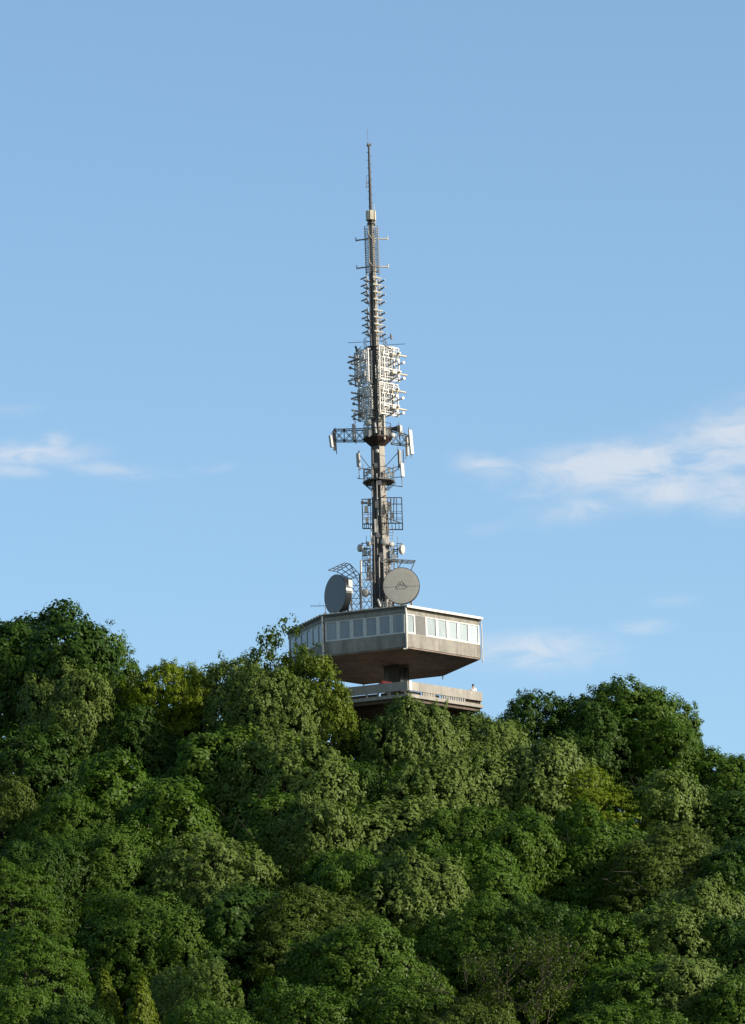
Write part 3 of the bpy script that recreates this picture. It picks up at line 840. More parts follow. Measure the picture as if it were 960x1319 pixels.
# ice guards: slatted shelters above the dishes
def grid_sheet(mb, quad, nu, nv, r):
    a_, b_, c_, d_ = [Vector(q) for q in quad]
    for i in range(nu + 1): mb.tube(a_.lerp(b_, i / nu), d_.lerp(c_, i / nu), r, n=4)
    for j in range(nv + 1): mb.tube(a_.lerp(d_, j / nv), b_.lerp(c_, j / nv), r, n=4)
ig = thing('ice_guard', 'slanted steel grid shelter over the left big dish', 'ice guard', (at(445, 780, TY - 1).x, TY - 1, zr), 'ice guards above the dishes')
mb = MB()
A_, B_, C_, D_ = pp(423, 735, -2.4), pp(436.5, 734.5, -2.4), pp(451, 726, .2), pp(443.5, 725, .2)
A_, B_ = pp(423, 734.5, -1.8), pp(444, 725.0, -1.2)
C_, D_ = pp(451, 726.5, .4), pp(434, 736.5, -.2)
grid_sheet(mb, (A_, B_, C_, D_), 4, 2, .032)
E_, F_ = pp(463, 739.5, .2), pp(452, 746, -.4)
grid_sheet(mb, (C_, E_, F_, D_), 3, 3, .032)
mb.build('grid', M['dark'], ig)
lgs = MB().tube(E_, Vector((E_.x, E_.y, zr)), .05).tube(F_, Vector((F_.x, F_.y, zr)), .05).tube(C_, pp(462, 750, 0), .035).tube(D_, pp(455, 748, -.3), .035)
lgs.build('leg', M['dark'], ig)
ig2 = thing('ice_guard', 'flat steel grid shelter sticking out right of the mast above the pale dish', 'ice guard', (at(515, 780, TY - 1).x, TY - 1, zr), 'ice guards above the dishes')
mb = MB()
A_, B_, C_, D_ = pp(490, 719.5, -1.2), pp(535.5, 722, -1.2), pp(530, 726, .6), pp(500, 724, .6)
grid_sheet(mb, (A_, B_, C_, D_), 5, 3, .034)
mb.build('grid', M['galv'], ig2)
lg2 = MB().tube(pp(535, 722, -1.2), pp(528, 738, -.6), .04).tube(pp(520, 721, -1.2), pp(512, 733, -.6), .035).tube(pp(528, 738, -.6), (pp(528, 738, -.6).x, TY - .6, zr), .05).tube(pp(512, 733, -.6), (pp(512, 733, -.6).x, TY - .6, zr), .05)
lg2.build('leg', M['galv'], ig2)
# yagi on the left corner
py_ = ring(0.96, zr)[5]
yg = thing('rooftop_aerial', 'thin television aerial on a short pole at the left corner of the cabin roof', 'aerial', (py_.x, py_.y, zr))
top = Vector((py_.x, py_.y, at(415, 780, py_.y).z))
MB().tube((py_.x, py_.y, zr), top, .035).tube(top - Vector((0, 0, .55)), (py_.x - .3, py_.y, zr), .02).tube(top - Vector((0, 0, .5)), (py_.x + .25, py_.y + .2, zr), .02).build('pole', M['dark'], yg)
yb = MB().tube(top + Vector((.1, 0, -.03)), top + Vector((-1.22, -.1, -.03)), .022)
for k in range(7):
    q = top + Vector((.05 - k * .2, -.01 * k, -.03)); yb.tube(q - Vector((0, .3, 0)), q + Vector((0, .3, 0)), .012, n=4)
yb.tube(top + Vector((-.45, 0, -.03)), top + Vector((-.45, 0, .32)), .014)
yb.build('boom', M['dark'], yg)

# ------------------------------------------------------------------ red parasol and person on the terrace
fz = zt - 1.04
pc = at(500, 885, TY - 3.0)
par = thing('parasol', 'dark red parasol standing on the shaded terrace under the cabin', 'parasol', (pc.x, TY - 3.4, fz))
MB().lathe((pc.x - .35, TY - 3.4, fz + 1.35), (-.25, 0, 1), [(0, .95), (.08, .9), (.5, .06)], n=8).build('canopy', M['red'], par)
MB().tube((pc.x - .25, TY - 3.4, fz), (pc.x - .42, TY - 3.4, fz + 1.83), .03).tube((pc.x - .25, TY - 3.4, fz), (pc.x - .25, TY - 3.4, fz + .08), .25, n=10).build('pole', M['galv'], par)

def person(loc, label):
    o = thing('person', label, 'person', loc)
    J = [(0, 0, .95), (0, .01, 1.15), (0, .02, 1.36), (0, 0, 1.47), (0, -.02, 1.56), (0, -.02, 1.66),
         (-.18, .01, 1.38), (-.23, -.02, 1.10), (-.12, -.22, 1.06), (.18, .01, 1.38), (.23, -.02, 1.10), (.12, -.22, 1.06),
         (-.09, 0, .90), (-.10, -.01, .50), (-.10, .02, .08), (-.10, -.13, .04), (.09, 0, .90), (.10, -.01, .50), (.10, .02, .08), (.10, -.13, .04)]
    R = [.13, .125, .135, .055, .095, .085, .06, .045, .035, .06, .045, .035, .085, .06, .04, .035, .085, .06, .04, .035]
    E = [(0, 1), (1, 2), (2, 3), (3, 4), (4, 5), (2, 6), (6, 7), (7, 8), (2, 9), (9, 10), (10, 11), (0, 12), (12, 13), (13, 14), (14, 15), (0, 16), (16, 17), (17, 18), (18, 19)]
    def skinned(name, idx, mat, grow):
        mp = {k: i for i, k in enumerate(idx)}
        me = bpy.data.meshes.new(name)
        me.from_pydata([J[k] for k in idx], [(mp[a], mp[b]) for a, b in E if a in mp and b in mp], [])
        me.materials.append(mat)
        ob = bpy.data.objects.new(name, me); C.objects.link(ob); ob.parent = o
        md = ob.modifiers.new('skin', 'SKIN')
        for i, k in enumerate(idx): me.skin_vertices[0].data[i].radius = (R[k] + grow, R[k] * .85 + grow)
        me.skin_vertices[0].data[0].use_root = True
        sd = ob.modifiers.new('subd', 'SUBSURF'); sd.levels = sd.render_levels = 2
        return ob
    skinned('body', list(range(20)), M['skin'], 0)
    skinned('shirt', [0, 1, 2, 6, 9, 7, 10], M['shirt'], .018)
    skinned('trousers', [0, 12, 13, 14, 16, 17, 18], M['trousers'], .016)
    MB().lathe(Vector(loc) + Vector((0, .01, 1.60)), (0, .25, 1), [(-.06, .085), (.02, .105), (.09, .10), (.14, .06), (.155, .01)], n=14).build('hair', M['hair'], o, smooth=True)
    return o
pr = ring(0.94, 0)[1]
person((pr.x - .25, pr.y - .15, fz), 'dark-haired person in a white top leaning on the terrace parapet at its right corner')

# ------------------------------------------------------------------ trees
def leaf_mesh(name, P, Nn, size, rng, aspect=0.55, mat=None):
    """one diamond leaf, folded along its rib, per point"""
    n = len(P)
    Nn = Nn / np.linalg.norm(Nn, axis=1, keepdims=True)
    a = rng.normal(size=(n, 3)); a[:, 2] -= 0.5
    t = a - (a * Nn).sum(1, keepdims=True) * Nn
    t /= np.linalg.norm(t, axis=1, keepdims=True)
    b = np.cross(Nn, t)
    s = size[:, None]
    w = s * aspect * .5
    v = np.empty((n, 4, 3))
    v[:, 0] = P - t * s * .5
    v[:, 1] = P - b * w + Nn * s * .07 + t * s * .05
    v[:, 2] = P + t * s * .5 - Nn * s * .10
    v[:, 3] = P + b * w + Nn * s * .07 + t * s * .05
    me = bpy.data.meshes.new(name)
    me.vertices.add(n * 4); me.vertices.foreach_set('co', v.reshape(-1))
    me.loops.add(n * 4); me.loops.foreach_set('vertex_index', np.arange(n * 4, dtype=np.int32)[np.arange(n * 4).reshape(n, 4)[:, ::-1].reshape(-1)])
    me.polygons.add(n); me.polygons.foreach_set('loop_start', np.arange(0, n * 4, 4, dtype=np.int32))
    me.polygons.foreach_set('loop_total', np.full(n, 4, dtype=np.int32))
    me.update(calc_edges=True)
    if mat: me.materials.append(mat)
    return me

def make_tree(seed, style):
    """a tree of width about 9 and height 12: (trunk mesh, crown mesh)"""
    rng = np.random.default_rng(seed)
    q = dict(nl=60, zc=6.9, a=4.1, c=4.6, ns=1750, sr=(.26, .48), lv=26, ls=(.16, .27), zmin=-.82, asp=.6, flat=.8, upn=.4,
             big=.50, maj=.42, majw=.40, nmaj=26, mid=.16, midw=.19, nmid=150, jit=.05, inner=.2)
    if style == 'tall': q.update(a=3.4, c=5.2)
    if style == 'layered': q.update(a=4.2, c=3.9, flat=.5, ls=(.15, .25), asp=.45, upn=.8, maj=.5, majw=.36)
    if style == 'cone': q.update(a=2.2, c=4.9, zc=6.2, ns=1000, maj=.22, big=.15)
    if style == 'open': q.update(maj=.6, majw=.38, ns=1600, jit=.08, big=.5)
    if style == 'fine': q.update(ls=(.14, .23), lv=30)
    if style == 'fleck': q.update(ls=(.18, .31), lv=22, asp=.5, sr=(.20, .38), flat=1.15, ns=2100, mid=.15, midw=.17, nmid=190)
    if style == 'sparse': q.update(a=3.0, c=4.4, nl=70)
    def unit(n):
        v = rng.normal(size=(n, 3)); return v / np.linalg.norm(v, axis=1, keepdims=True)
    B1, A1 = unit(9), rng.uniform(-1, 1, 9) * q['big']            # broad swellings
    BM, AM = unit(q['nmaj']), rng.uniform(.25, 1.0, q['nmaj']) * q['maj']  # boughs
    WM = 1 / (q['majw'] * rng.uniform(.7, 1.35, q['nmaj'])) ** 2
    B2, A2 = unit(q['nmid']), rng.uniform(.2, 1.0, q['nmid']) * q['mid']   # sprays
    def env(dv):
        e = .86 + (np.exp(3.0 * (dv @ B1.T - 1)) * A1).sum(1) * .6
        e = e + (np.exp(WM * (dv @ BM.T - 1)) * AM).max(1) - q['maj'] * .42
        return e + (np.exp((dv @ B2.T - 1) / q['midw'] ** 2) * A2).max(1) * 1.2
    sc = np.array([q['a'], q['a'], q['c']])
    def shell(n, lo):
        dv = unit(n * 3); dv = dv[dv[:, 2] > lo][:n]
        return dv
    nl = q['nl']
    d = shell(nl, q['zmin'])
    Lc = d * (env(d) * .86)[:, None] * sc; Lc[:, 2] += q['zc']
    Lr = np.full(nl, .8)
    if style == 'sparse':
        P, Nn = [], []
        Lr = rng.uniform(.4, .85, nl)
        for i in range(nl):
            for _ in range(8):
                e0 = unit(1)[0]; cpos = Lc[i] + e0 * Lr[i] * rng.uniform(.5, 1.05); m = 12
                e = unit(m); P.append(cpos + e * (rng.uniform(.2, .42) * rng.random(m) ** .4)[:, None]); Nn.append(e + e0 + rng.normal(size=(m, 3)) * .4)
        P = np.concatenate(P); Nn = np.concatenate(Nn); q['ls'] = (.17, .28)
    else:
        dv = shell(q['ns'], q['zmin']); n = len(dv)
        rad = env(dv) * (1 - np.abs(rng.normal(0, q['jit'], n)) + rng.normal(0, .018, n))
        ins = rng.random(n) < q['inner']; rad[ins] *= rng.uniform(.6, .88, ins.sum())
        out = rng.random(n) < .13; rad[out] *= 1 + np.clip(np.abs(rng.normal(.03, .05, out.sum())), 0, .10)
        # slope of the bough surface, from neighbours on the envelope
        t1 = np.cross(dv, [0, 0, 1.0]); t1 /= np.linalg.norm(t1, axis=1, keepdims=True) + 1e-9; t2 = np.cross(dv, t1)
        h = .06
        def un(v): return v / np.linalg.norm(v, axis=1, keepdims=True)
        g1 = (env(un(dv + h * t1)) - env(un(dv - h * t1))) / (2 * h); g2 = (env(un(dv + h * t2)) - env(un(dv - h * t2))) / (2 * h)
        nrm = dv - t1 * g1[:, None] * .8 - t2 * g2[:, None] * .8
        nrm = un(nrm / sc * 4)
        cpos = dv * rad[:, None] * sc
        if style == 'cone':
            tpr = np.clip(1.22 - (cpos[:, 2] + q['c']) / (2 * q['c']), .08, 1); cpos[:, :2] *= tpr[:, None]
            tl = np.clip(1.22 - (Lc[:, 2] - q['zc'] + q['c']) / (2 * q['c']), .08, 1); Lc[:, :2] *= tl[:, None]
        cpos[:, 2] += q['zc']
        m = q['lv']
        e = unit(n * m); r = np.repeat(rng.uniform(*q['sr'], n), m)
        P = np.repeat(cpos, m, axis=0) + e * (r * rng.random(n * m) ** .4)[:, None] * np.array([1, 1, q['flat']])
        Nn = np.repeat(nrm, m, axis=0) * .95 + e * .6 + np.array([0, 0, q['upn'] * .35]) + rng.normal(size=(n * m, 3)) * .27
    mid = (np.percentile(P[:, :2], 2, axis=0) + np.percentile(P[:, :2], 98, axis=0)) / 2
    P[:, :2] -= mid; Lc[:, :2] -= mid
    size = rng.uniform(*q['ls'], len(P))
    crown = leaf_mesh('crown', P, Nn, size, rng, q['asp'])
    # trunk and limbs
    mb = MB()
    top = q['zc'] + q['c'] * .55
    pts = [Vector((0, 0, -1.2))]
    for kz in np.linspace(.12, 1, 6):
        pts.append(Vector((rng.normal(0, .16) * kz * 1.5, rng.normal(0, .16) * kz * 1.5, top * kz)))
    rad = np.linspace(.30, .05, len(pts))
    for (a_, b_, r0, r1_) in zip(pts, pts[1:], rad, rad[1:]): mb.tube(a_, b_, r0, r1_, n=8, cap=False)
    for i in range(0, nl, 3):
        tgt = Vector(Lc[i])
        zz_ = max(1.6, tgt.z - 1.0 - 0.9 * math.hypot(tgt.x, tgt.y) * .6)
        zz_ = min(zz_, top * .97); f = zz_ / top * (len(pts) - 2) + 1
        i0 = min(int(f), len(pts) - 2); s0 = pts[i0].lerp(pts[i0 + 1], min(1, f - i0))
        mid = s0.lerp(tgt, .5) + Vector((rng.normal(0, .25), rng.normal(0, .25), rng.uniform(-.1, .3)))
        r0 = float(np.interp(zz_, [0, top], [.15, .05]))
        mb.tube(s0, mid, r0, r0 * .6, n=5, cap=False).tube(mid, tgt, r0 * .6, r0 * .25, n=5, cap=False)
        for _ in range(2):
            e = tgt + Vector(rng.normal(size=3)) * Lr[i] * .7
            mb.tube(tgt, e, r0 * .25, r0 * .1, n=4, cap=False)
    me = bpy.data.meshes.new('trunk'); me.from_pydata([tuple(p) for p in mb.v], [], mb.f); me.update()
    me.polygons.foreach_set('use_smooth', [True] * len(me.polygons))
    me.materials.append(M['bark']); crown.materials.append(M['leaf_mid'])
    return me, crown

PROTO = {}
sd = 11
for style, cnt in (('round', 4), ('tall', 2), ('layered', 2), ('cone', 1), ('sparse', 1), ('open', 2), ('fine', 3), ('fleck', 4)):
    PROTO[style] = []
    for _ in range(cnt):
        PROTO[style].append(make_tree(sd, style)); sd += 1
print('leaves', sum(len(c.polygons) for v in PROTO.values() for _, c in v))
# measured size of each prototype
def dims(me):
    co = np.empty(len(me.vertices) * 3); me.vertices.foreach_get('co', co); co = co.reshape(-1, 3)
    lo, hi = np.percentile(co, 1, axis=0), np.percentile(co, 99, axis=0)
    return (hi[0] - lo[0] + hi[1] - lo[1]) / 2, co[:, 2].max()
PD = {k: [dims(c) for _, c in v] for k, v in PROTO.items()}
cnt = {k: 0 for k in PROTO}

def tree(px, top_y, w_px, style, leaf, label, name='broadleaf_tree', Y=None, hmax=19.0, hmin=8.0, bark='bark', group='trees on the wooded hillside'):
    if Y is None:
        Y = float(np.interp(top_y, [870, 900, 1000, 1100, 1200, 1300, 1340], [399, 391, 375, 359, 342, 326, 321]))
    t = at(px, top_y, Y)
    g = ground(t.x, Y) - 0.1
    h = t.z - g
    if h > hmax or h < hmin: print('tree height', round(h, 1), label)
    i = cnt[style] % len(PROTO[style]); cnt[style] += 1
    trunk, crown = PROTO[style][i]
    pw_, phh = PD[style][i]
    w = w_px / (F_PX / (Y * math.cos(PITCH) + t.z * math.sin(PITCH)))
    o = thing(name, label, 'tree', (t.x, Y, g), group)
    o.rotation_euler = (rnd.uniform(-.035, .035), rnd.uniform(-.035, .035), rnd.uniform(0, 2 * PI))
    ex = rnd.uniform(.88, 1.14)
    k, kz = w / pw_, h / phh
    cz = min(max(kz, 1.05 * k), (1.24 if top_y < 920 else 1.4) * k)                      # keep the crown round, let the trunk be taller
    for nm, me in (('trunk', trunk), ('crown', crown)):
        c = bpy.data.objects.new(nm, me); C.objects.link(c); c.parent = o
        c.scale = (k * ex, k / ex, kz if nm == 'trunk' else cz)
        if nm == 'crown': c.location.z = h - phh * cz
        c.material_slots[0].link = 'OBJECT'
        c.material_slots[0].material = M[bark] if nm == 'trunk' else M['leaf_' + leaf]
    return o

#TREES
T = [
 # skyline, left to right
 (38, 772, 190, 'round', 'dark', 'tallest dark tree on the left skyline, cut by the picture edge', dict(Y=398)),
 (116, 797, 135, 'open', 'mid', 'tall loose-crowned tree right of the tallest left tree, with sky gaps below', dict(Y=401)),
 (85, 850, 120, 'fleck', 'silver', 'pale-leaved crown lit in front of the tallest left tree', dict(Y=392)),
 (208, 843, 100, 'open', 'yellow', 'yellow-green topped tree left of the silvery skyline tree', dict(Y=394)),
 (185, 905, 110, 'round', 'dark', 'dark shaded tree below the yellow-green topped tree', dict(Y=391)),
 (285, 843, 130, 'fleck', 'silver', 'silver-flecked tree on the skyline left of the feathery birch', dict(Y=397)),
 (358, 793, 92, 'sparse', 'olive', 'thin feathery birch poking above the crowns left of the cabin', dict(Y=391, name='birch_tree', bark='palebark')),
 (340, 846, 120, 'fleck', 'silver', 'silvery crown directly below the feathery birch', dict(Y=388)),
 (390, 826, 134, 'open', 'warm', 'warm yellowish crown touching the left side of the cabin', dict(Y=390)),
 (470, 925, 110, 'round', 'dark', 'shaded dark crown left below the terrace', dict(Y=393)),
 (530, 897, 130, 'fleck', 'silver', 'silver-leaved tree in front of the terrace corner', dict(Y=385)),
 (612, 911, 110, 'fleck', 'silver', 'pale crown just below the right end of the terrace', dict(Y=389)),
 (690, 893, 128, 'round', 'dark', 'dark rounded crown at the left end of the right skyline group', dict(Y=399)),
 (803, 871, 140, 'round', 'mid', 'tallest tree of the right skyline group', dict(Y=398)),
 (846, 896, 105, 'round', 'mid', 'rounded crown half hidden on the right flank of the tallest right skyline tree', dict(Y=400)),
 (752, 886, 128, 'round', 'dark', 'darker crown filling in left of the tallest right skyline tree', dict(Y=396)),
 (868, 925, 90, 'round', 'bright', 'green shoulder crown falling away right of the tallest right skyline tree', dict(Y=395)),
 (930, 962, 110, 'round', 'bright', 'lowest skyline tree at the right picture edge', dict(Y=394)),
 # upper slope
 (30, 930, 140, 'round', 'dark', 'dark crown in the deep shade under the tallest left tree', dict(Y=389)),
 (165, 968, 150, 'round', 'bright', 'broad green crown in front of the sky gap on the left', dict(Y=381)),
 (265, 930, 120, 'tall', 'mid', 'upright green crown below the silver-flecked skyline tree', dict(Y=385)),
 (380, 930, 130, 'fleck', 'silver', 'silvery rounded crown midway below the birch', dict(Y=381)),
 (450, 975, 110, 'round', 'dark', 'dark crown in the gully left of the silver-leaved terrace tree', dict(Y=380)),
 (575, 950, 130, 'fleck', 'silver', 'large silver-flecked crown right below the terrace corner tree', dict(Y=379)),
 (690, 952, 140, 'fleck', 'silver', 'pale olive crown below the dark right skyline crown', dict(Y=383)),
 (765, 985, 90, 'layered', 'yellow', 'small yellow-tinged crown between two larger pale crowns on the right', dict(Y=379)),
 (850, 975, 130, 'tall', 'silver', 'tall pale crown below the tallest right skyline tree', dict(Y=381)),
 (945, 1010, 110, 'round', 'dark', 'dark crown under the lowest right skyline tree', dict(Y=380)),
 # middle slope
 (5, 995, 90, 'round', 'olive', 'olive crown at the left edge beside the deep shade', dict()),
 (75, 1012, 110, 'fine', 'mid', 'lit crown at the foot of the left deep shade', dict()),
 (235, 1003, 140, 'round', 'bright', 'fresh green crown right of the broad left crown', dict()),
 (325, 1010, 120, 'tall', 'mid', 'mid-green crown left of the silvery central pair', dict()),
 (405, 1022, 110, 'fleck', 'silver', 'silver crown left of the broad central crown', dict()),
 (490, 1008, 150, 'fleck', 'silver', 'broad pale crown in the very middle of the hillside', dict()),
 (580, 1035, 110, 'round', 'mid', 'green crown right of the broad central pale crown', dict()),
 (655, 1030, 130, 'round', 'bright', 'bright green crown below the pale olive crown', dict()),
 (755, 1028, 130, 'round', 'bright', 'sunny green crown left of the olive layered tree', dict()),
 (860, 1060, 160, 'layered', 'olive', 'wide olive tree with layered feathery branches', dict()),
 (945, 1075, 110, 'round', 'dark', 'dark crown at the right edge beside the olive layered tree', dict()),
 (130, 1050, 130, 'fine', 'mid', 'wide mid-green crown below the lit left crown', dict()),
 (30, 1075, 110, 'round', 'dark', 'shaded crown low beside the left edge, above the feathery green one', dict()),
 (275, 1058, 130, 'fleck', 'silver', 'brightly silver-flecked crown left of the centre', dict()),
 (445, 1085, 110, 'round', 'bright', 'fresh green crown under the broad central pale crown', dict()),
 (530, 1095, 130, 'fleck', 'silver', 'grey-green crown below the middle with pale leaf tips', dict()),
 (620, 1078, 130, 'round', 'bright', 'leafy bright crown right of the grey-green central one', dict()),
 (900, 1125, 120, 'fleck', 'silver', 'pale-tipped crown right below the olive layered tree', dict()),
 # lower slope
 (15, 1102, 100, 'layered', 'bright', 'feathery green tree at the left edge halfway down', dict()),
 (190, 1140, 120, 'fine', 'mid', 'flecked green crown in the lower left hillside', dict()),
 (300, 1130, 140, 'round', 'dark', 'dark wide crown left of the lower centre', dict()),
 (405, 1140, 150, 'layered', 'olive', 'broad olive-green crown at the lower centre', dict()),
 (600, 1145, 120, 'fine', 'mid', 'fine-leaved crown above the bare dead tree', dict()),
 (690, 1150, 120, 'fine', 'dark', 'dark speckled crown above and right of the dead tree', dict()),
 (765, 1175, 120, 'round', 'bright', 'bright crown right of the dark speckled lower crown', dict()),
 (850, 1160, 120, 'fleck', 'silver', 'pale-flecked crown in the lower right hillside', dict()),
 (940, 1170, 120, 'round', 'dark', 'dark green crown at the lower right edge', dict()),
 (40, 1185, 130, 'layered', 'bright', 'spreading feathery tree low at the left edge', dict()),
 (235, 1228, 90, 'fleck', 'silver', 'small pale bushy tree right of the pointed pair', dict()),
 (470, 1190, 140, 'fine', 'mid', 'large crown in the lower middle with a lit right flank', dict()),
 (800, 1225, 140, 'round', 'bright', 'bright green crown right of the brown dead tree', dict()),
 (890, 1230, 120, 'fleck', 'silver', 'pale-tipped crown low on the right', dict()),
 (955, 1255, 110, 'round', 'mid', 'green crown in the bottom right corner', dict()),
 # foot of the picture
 (25, 1262, 120, 'round', 'bright', 'vivid green crown in the bottom left corner', dict()),
 (140, 1242, 58, 'cone', 'warm', 'left one of two small pointed yellow-green trees at the bottom', dict(name='young_poplar', group='pointed young trees')),
 (176, 1250, 60, 'cone', 'warm', 'right one of two small pointed yellow-green trees at the bottom', dict(name='young_poplar', group='pointed young trees')),
 (95, 1285, 100, 'round', 'dark', 'dark low crown between the bottom left corner crown and the pointed pair', dict()),
 (270, 1275, 120, 'fine', 'mid', 'speckled crown at the bottom, right of the pale bushy tree', dict()),
 (380, 1255, 140, 'fine', 'mid', 'wide crown at the bottom left of the middle', dict()),
 (500, 1250, 130, 'round', 'mid', 'dome-shaped crown at the bottom middle', dict()),
 (590, 1280, 110, 'fine', 'olive', 'olive crown at the bottom just left of the dead tree', dict()),
 (770, 1285, 110, 'round', 'bright', 'green crown at the bottom right of the dead tree', dict()),
 (860, 1290, 120, 'fine', 'mid', 'speckled crown at the bottom, second from the right corner', dict()),
]
for (px, ty, w, style, leaf, label, kw) in T:
    tree(px, ty, w * ({'fleck': 1.38, 'fine': 1.34, 'cone': 1.0}.get(style, 1.26) if ty > 920 else 1.10), style, leaf, label, **kw)

# dead, mostly bare tree at the bottom
def dead_tree(px, top_y, Y, label):
    t = at(px, top_y, Y); g = ground(t.x, Y) - .1; h = t.z - g
    o = thing('dead_tree', label, 'tree', (t.x, Y, g), 'trees on the wooded hillside')
    r = random.Random(5); tr = MB(); tw = MB()
    base = Vector((t.x, Y, g))
    def grow(p, d, l, rad, lvl):
        e = p + d * l
        (tr if lvl < 2 else tw).tube(p, e, rad, rad * .7, n=6 if lvl < 2 else 4, cap=False)
        if lvl >= 5: return
        for k in range(3 if lvl else 4):
            nd = (d * 1.0 + Vector((r.gauss(0, .6), r.gauss(0, .6), r.gauss(.12, .45)))).normalized()
            grow(e, nd, l * r.uniform(.55, .8), rad * .6, lvl + 1)
    grow(base, Vector((.03, 0, 1)).normalized(), h * .38, .14, 0)
    grow(base + Vector((.5, -.2, 0)), Vector((.3, -.1, 1)).normalized(), h * .32, .10, 0)
    trunk = tr.build('trunk', M['palebark'], o)
    tw.build('twigs', M['twig'], o)
    rng = np.random.default_rng(3); n = 9000
    P = np.array([tuple(v) for v in tw.v]); P = P[rng.integers(0, len(P), n)] + rng.normal(0, .22, (n, 3)) - np.array(base)
    me = leaf_mesh('crown', P, rng.normal(size=(n, 3)) + np.array([0, 0, .4]), rng.uniform(.15, .26, n), rng, .5, M['leaf_olive'])
    c = bpy.data.objects.new('crown', me); C.objects.link(c); c.parent = o
dead_tree(668, 1222, 331, 'brownish half-dead tree with bare pale branches at the bottom')

# undergrowth between the trunks
rng = np.random.default_rng(99)
n = 5200
ux = rng.uniform(-44, 44, n); uy = rng.uniform(312, 425, n)
P, Nn = [], []
for x_, y_ in zip(ux, uy):
    g = ground(float(x_), float(y_)); m = 22
    r = rng.uniform(.6, 1.9)
    e = rng.normal(size=(m, 3)); e /= np.linalg.norm(e, axis=1, keepdims=True); e[:, 2] = abs(e[:, 2])
    P.append(np.array([x_, y_, g]) + e * np.array([r, r, r * 1.2])); Nn.append(e + np.array([0, 0, .4]) + rng.normal(size=(m, 3)) * .4)
P = np.concatenate(P); Nn = np.concatenate(Nn)
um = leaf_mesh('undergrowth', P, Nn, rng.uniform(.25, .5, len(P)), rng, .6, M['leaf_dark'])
uo = bpy.data.objects.new('undergrowth', um); C.objects.link(uo); uo['kind'] = 'stuff'

# ------------------------------------------------------------------ light and sky
SUN_EL, SUN_AZ = math.radians(23), math.radians(108)     # azimuth clockwise from the view direction (+Y)
sv = Vector((math.sin(SUN_AZ) * math.cos(SUN_EL), math.cos(SUN_AZ) * math.cos(SUN_EL), math.sin(SUN_EL)))
sl_ = bpy.data.lights.new('sun', 'SUN'); sl_.energy = 5.0; sl_.angle = math.radians(0.53); sl_.color = (1.0, 0.89, 0.74)
so = bpy.data.objects.new('sun', sl_); C.objects.link(so); so.location = (100, 200, 200)
so.rotation_euler = (-sv).to_track_quat('-Z', 'Y').to_euler()

w = bpy.data.worlds.new('World'); bpy.context.scene.world = w; w.use_nodes = True
nt = w.node_tree; N, L = nt.nodes, nt.links
bg = N['Background']; bg.inputs['Strength'].default_value = 0.117
sky = N.new('ShaderNodeTexSky'); sky.sky_type = 'NISHITA'; sky.sun_disc = False
sky.sun_elevation = SUN_EL; sky.sun_rotation = SUN_AZ
sky.altitude = 150; sky.air_density = 1.0; sky.dust_density = 1.2; sky.ozone_density = 2.5
tc = N.new('ShaderNodeTexCoord'); sx = N.new('ShaderNodeSeparateXYZ'); L.new(tc.outputs['Generated'], sx.inputs[0])
def mth(op, a, b=None, c=None):
    n = N.new('ShaderNodeMath'); n.operation = op
    for i, v in enumerate((a, b, c)):
        if v is None: continue
        if isinstance(v, (int, float)): n.inputs[i].default_value = v
        else: L.new(v, n.inputs[i])
    return n.outputs[0]
az = mth('ARCTAN2', sx.outputs[0], sx.outputs[1])           # true azimuth and elevation of the sky
el = mth('ARCSINE', sx.outputs[2])
cv = N.new('ShaderNodeCombineXYZ'); L.new(mth('MULTIPLY', az, 60.0), cv.inputs[0]); L.new(mth('MULTIPLY', el, 165.0), cv.inputs[1])
nz = N.new('ShaderNodeTexNoise'); nz.inputs['Scale'].default_value = 1.35; nz.inputs['Detail'].default_value = 9; nz.inputs['Roughness'].default_value = .57; nz.inputs['Distortion'].default_value = .8
L.new(cv.outputs[0], nz.inputs['Vector'])
nz2 = N.new('ShaderNodeTexNoise'); nz2.inputs['Scale'].default_value = .8; nz2.inputs['Detail'].default_value = 4
L.new(cv.outputs[0], nz2.inputs['Vector'])
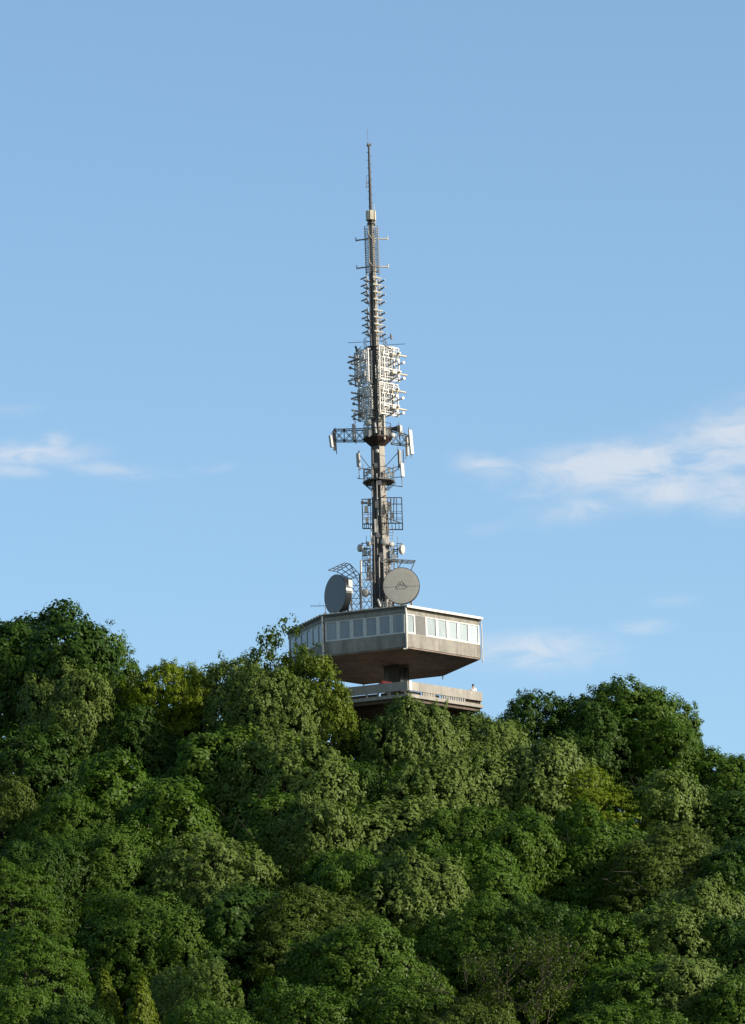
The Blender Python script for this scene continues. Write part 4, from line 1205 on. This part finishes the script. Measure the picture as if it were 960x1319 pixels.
clouds = [  # photo px, py, half width, half height (px), slope, amount
 (790, 600, 150, 36, -.10, 1.0), (935, 570, 110, 50, -.25, .95), (890, 628, 150, 30, -.05, .85), (965, 640, 80, 34, 0, .7), (640, 602, 64, 18, .15, .72),
 (760, 655, 120, 24, -.12, .55), (690, 838, 120, 32, .02, .72), (830, 806, 46, 14, 0, .55), (865, 774, 44, 11, 0, .42), (640, 678, 55, 12, -.2, .35),
 (40, 586, 90, 20, -.05, .82), (74, 574, 26, 22, 0, .72), (15, 605, 60, 12, 0, .7), (150, 606, 95, 12, .05, .6), (20, 528, 50, 12, 0, .36), (270, 604, 50, 9, -.1, .36),
]
tot = None
for (px, py, hw, hh, slope, am) in clouds:
    d = ray(px, py).normalized(); a0, e0 = math.atan2(d.x, d.y), math.asin(d.z)
    du = mth('DIVIDE', mth('SUBTRACT', az, a0), hw / F_PX)
    dv = mth('DIVIDE', mth('SUBTRACT', mth('SUBTRACT', el, e0), mth('MULTIPLY', du, -slope * hw / F_PX - .03 * hw / F_PX)), hh / F_PX)
    r2 = mth('ADD', mth('MULTIPLY', du, du), mth('MULTIPLY', dv, dv))
    g = mth('MULTIPLY', mth('EXPONENT', mth('MULTIPLY', r2, -1.0)), am)
    tot = g if tot is None else mth('MAXIMUM', tot, g)
den = mth('MULTIPLY', tot, mth('MULTIPLY_ADD', nz.outputs['Fac'], 2.2, -.26))
mr = N.new('ShaderNodeMapRange'); mr.interpolation_type = 'SMOOTHSTEP'
mr.inputs['From Min'].default_value = .05; mr.inputs['From Max'].default_value = 1.05; mr.inputs['To Max'].default_value = .62
L.new(den, mr.inputs['Value'])
mix = N.new('ShaderNodeMix'); mix.data_type = 'RGBA'
wb = N.new('ShaderNodeVectorMath'); wb.operation = 'MULTIPLY'; wb.inputs[1].default_value = (1.02, 1.075, 1.025)
L.new(sky.outputs[0], wb.inputs[0])
L.new(mr.outputs['Result'], mix.inputs['Factor']); L.new(wb.outputs[0], mix.inputs[6]); mix.inputs[7].default_value = (4.1, 4.05, 4.1, 1)
L.new(mix.outputs[2], bg.inputs['Color'])

sc = bpy.context.scene
sc.view_settings.view_transform = 'Standard'
try: sc.view_settings.look = 'None'
except Exception: pass
sc.view_settings.exposure = 0.85
sc.view_settings.gamma = 1.0
sc.view_settings.use_curve_mapping = False
sc.render.engine = 'CYCLES'
sc.cycles.max_bounces = 6
sc.cycles.diffuse_bounces = 3
sc.cycles.transmission_bounces = 4
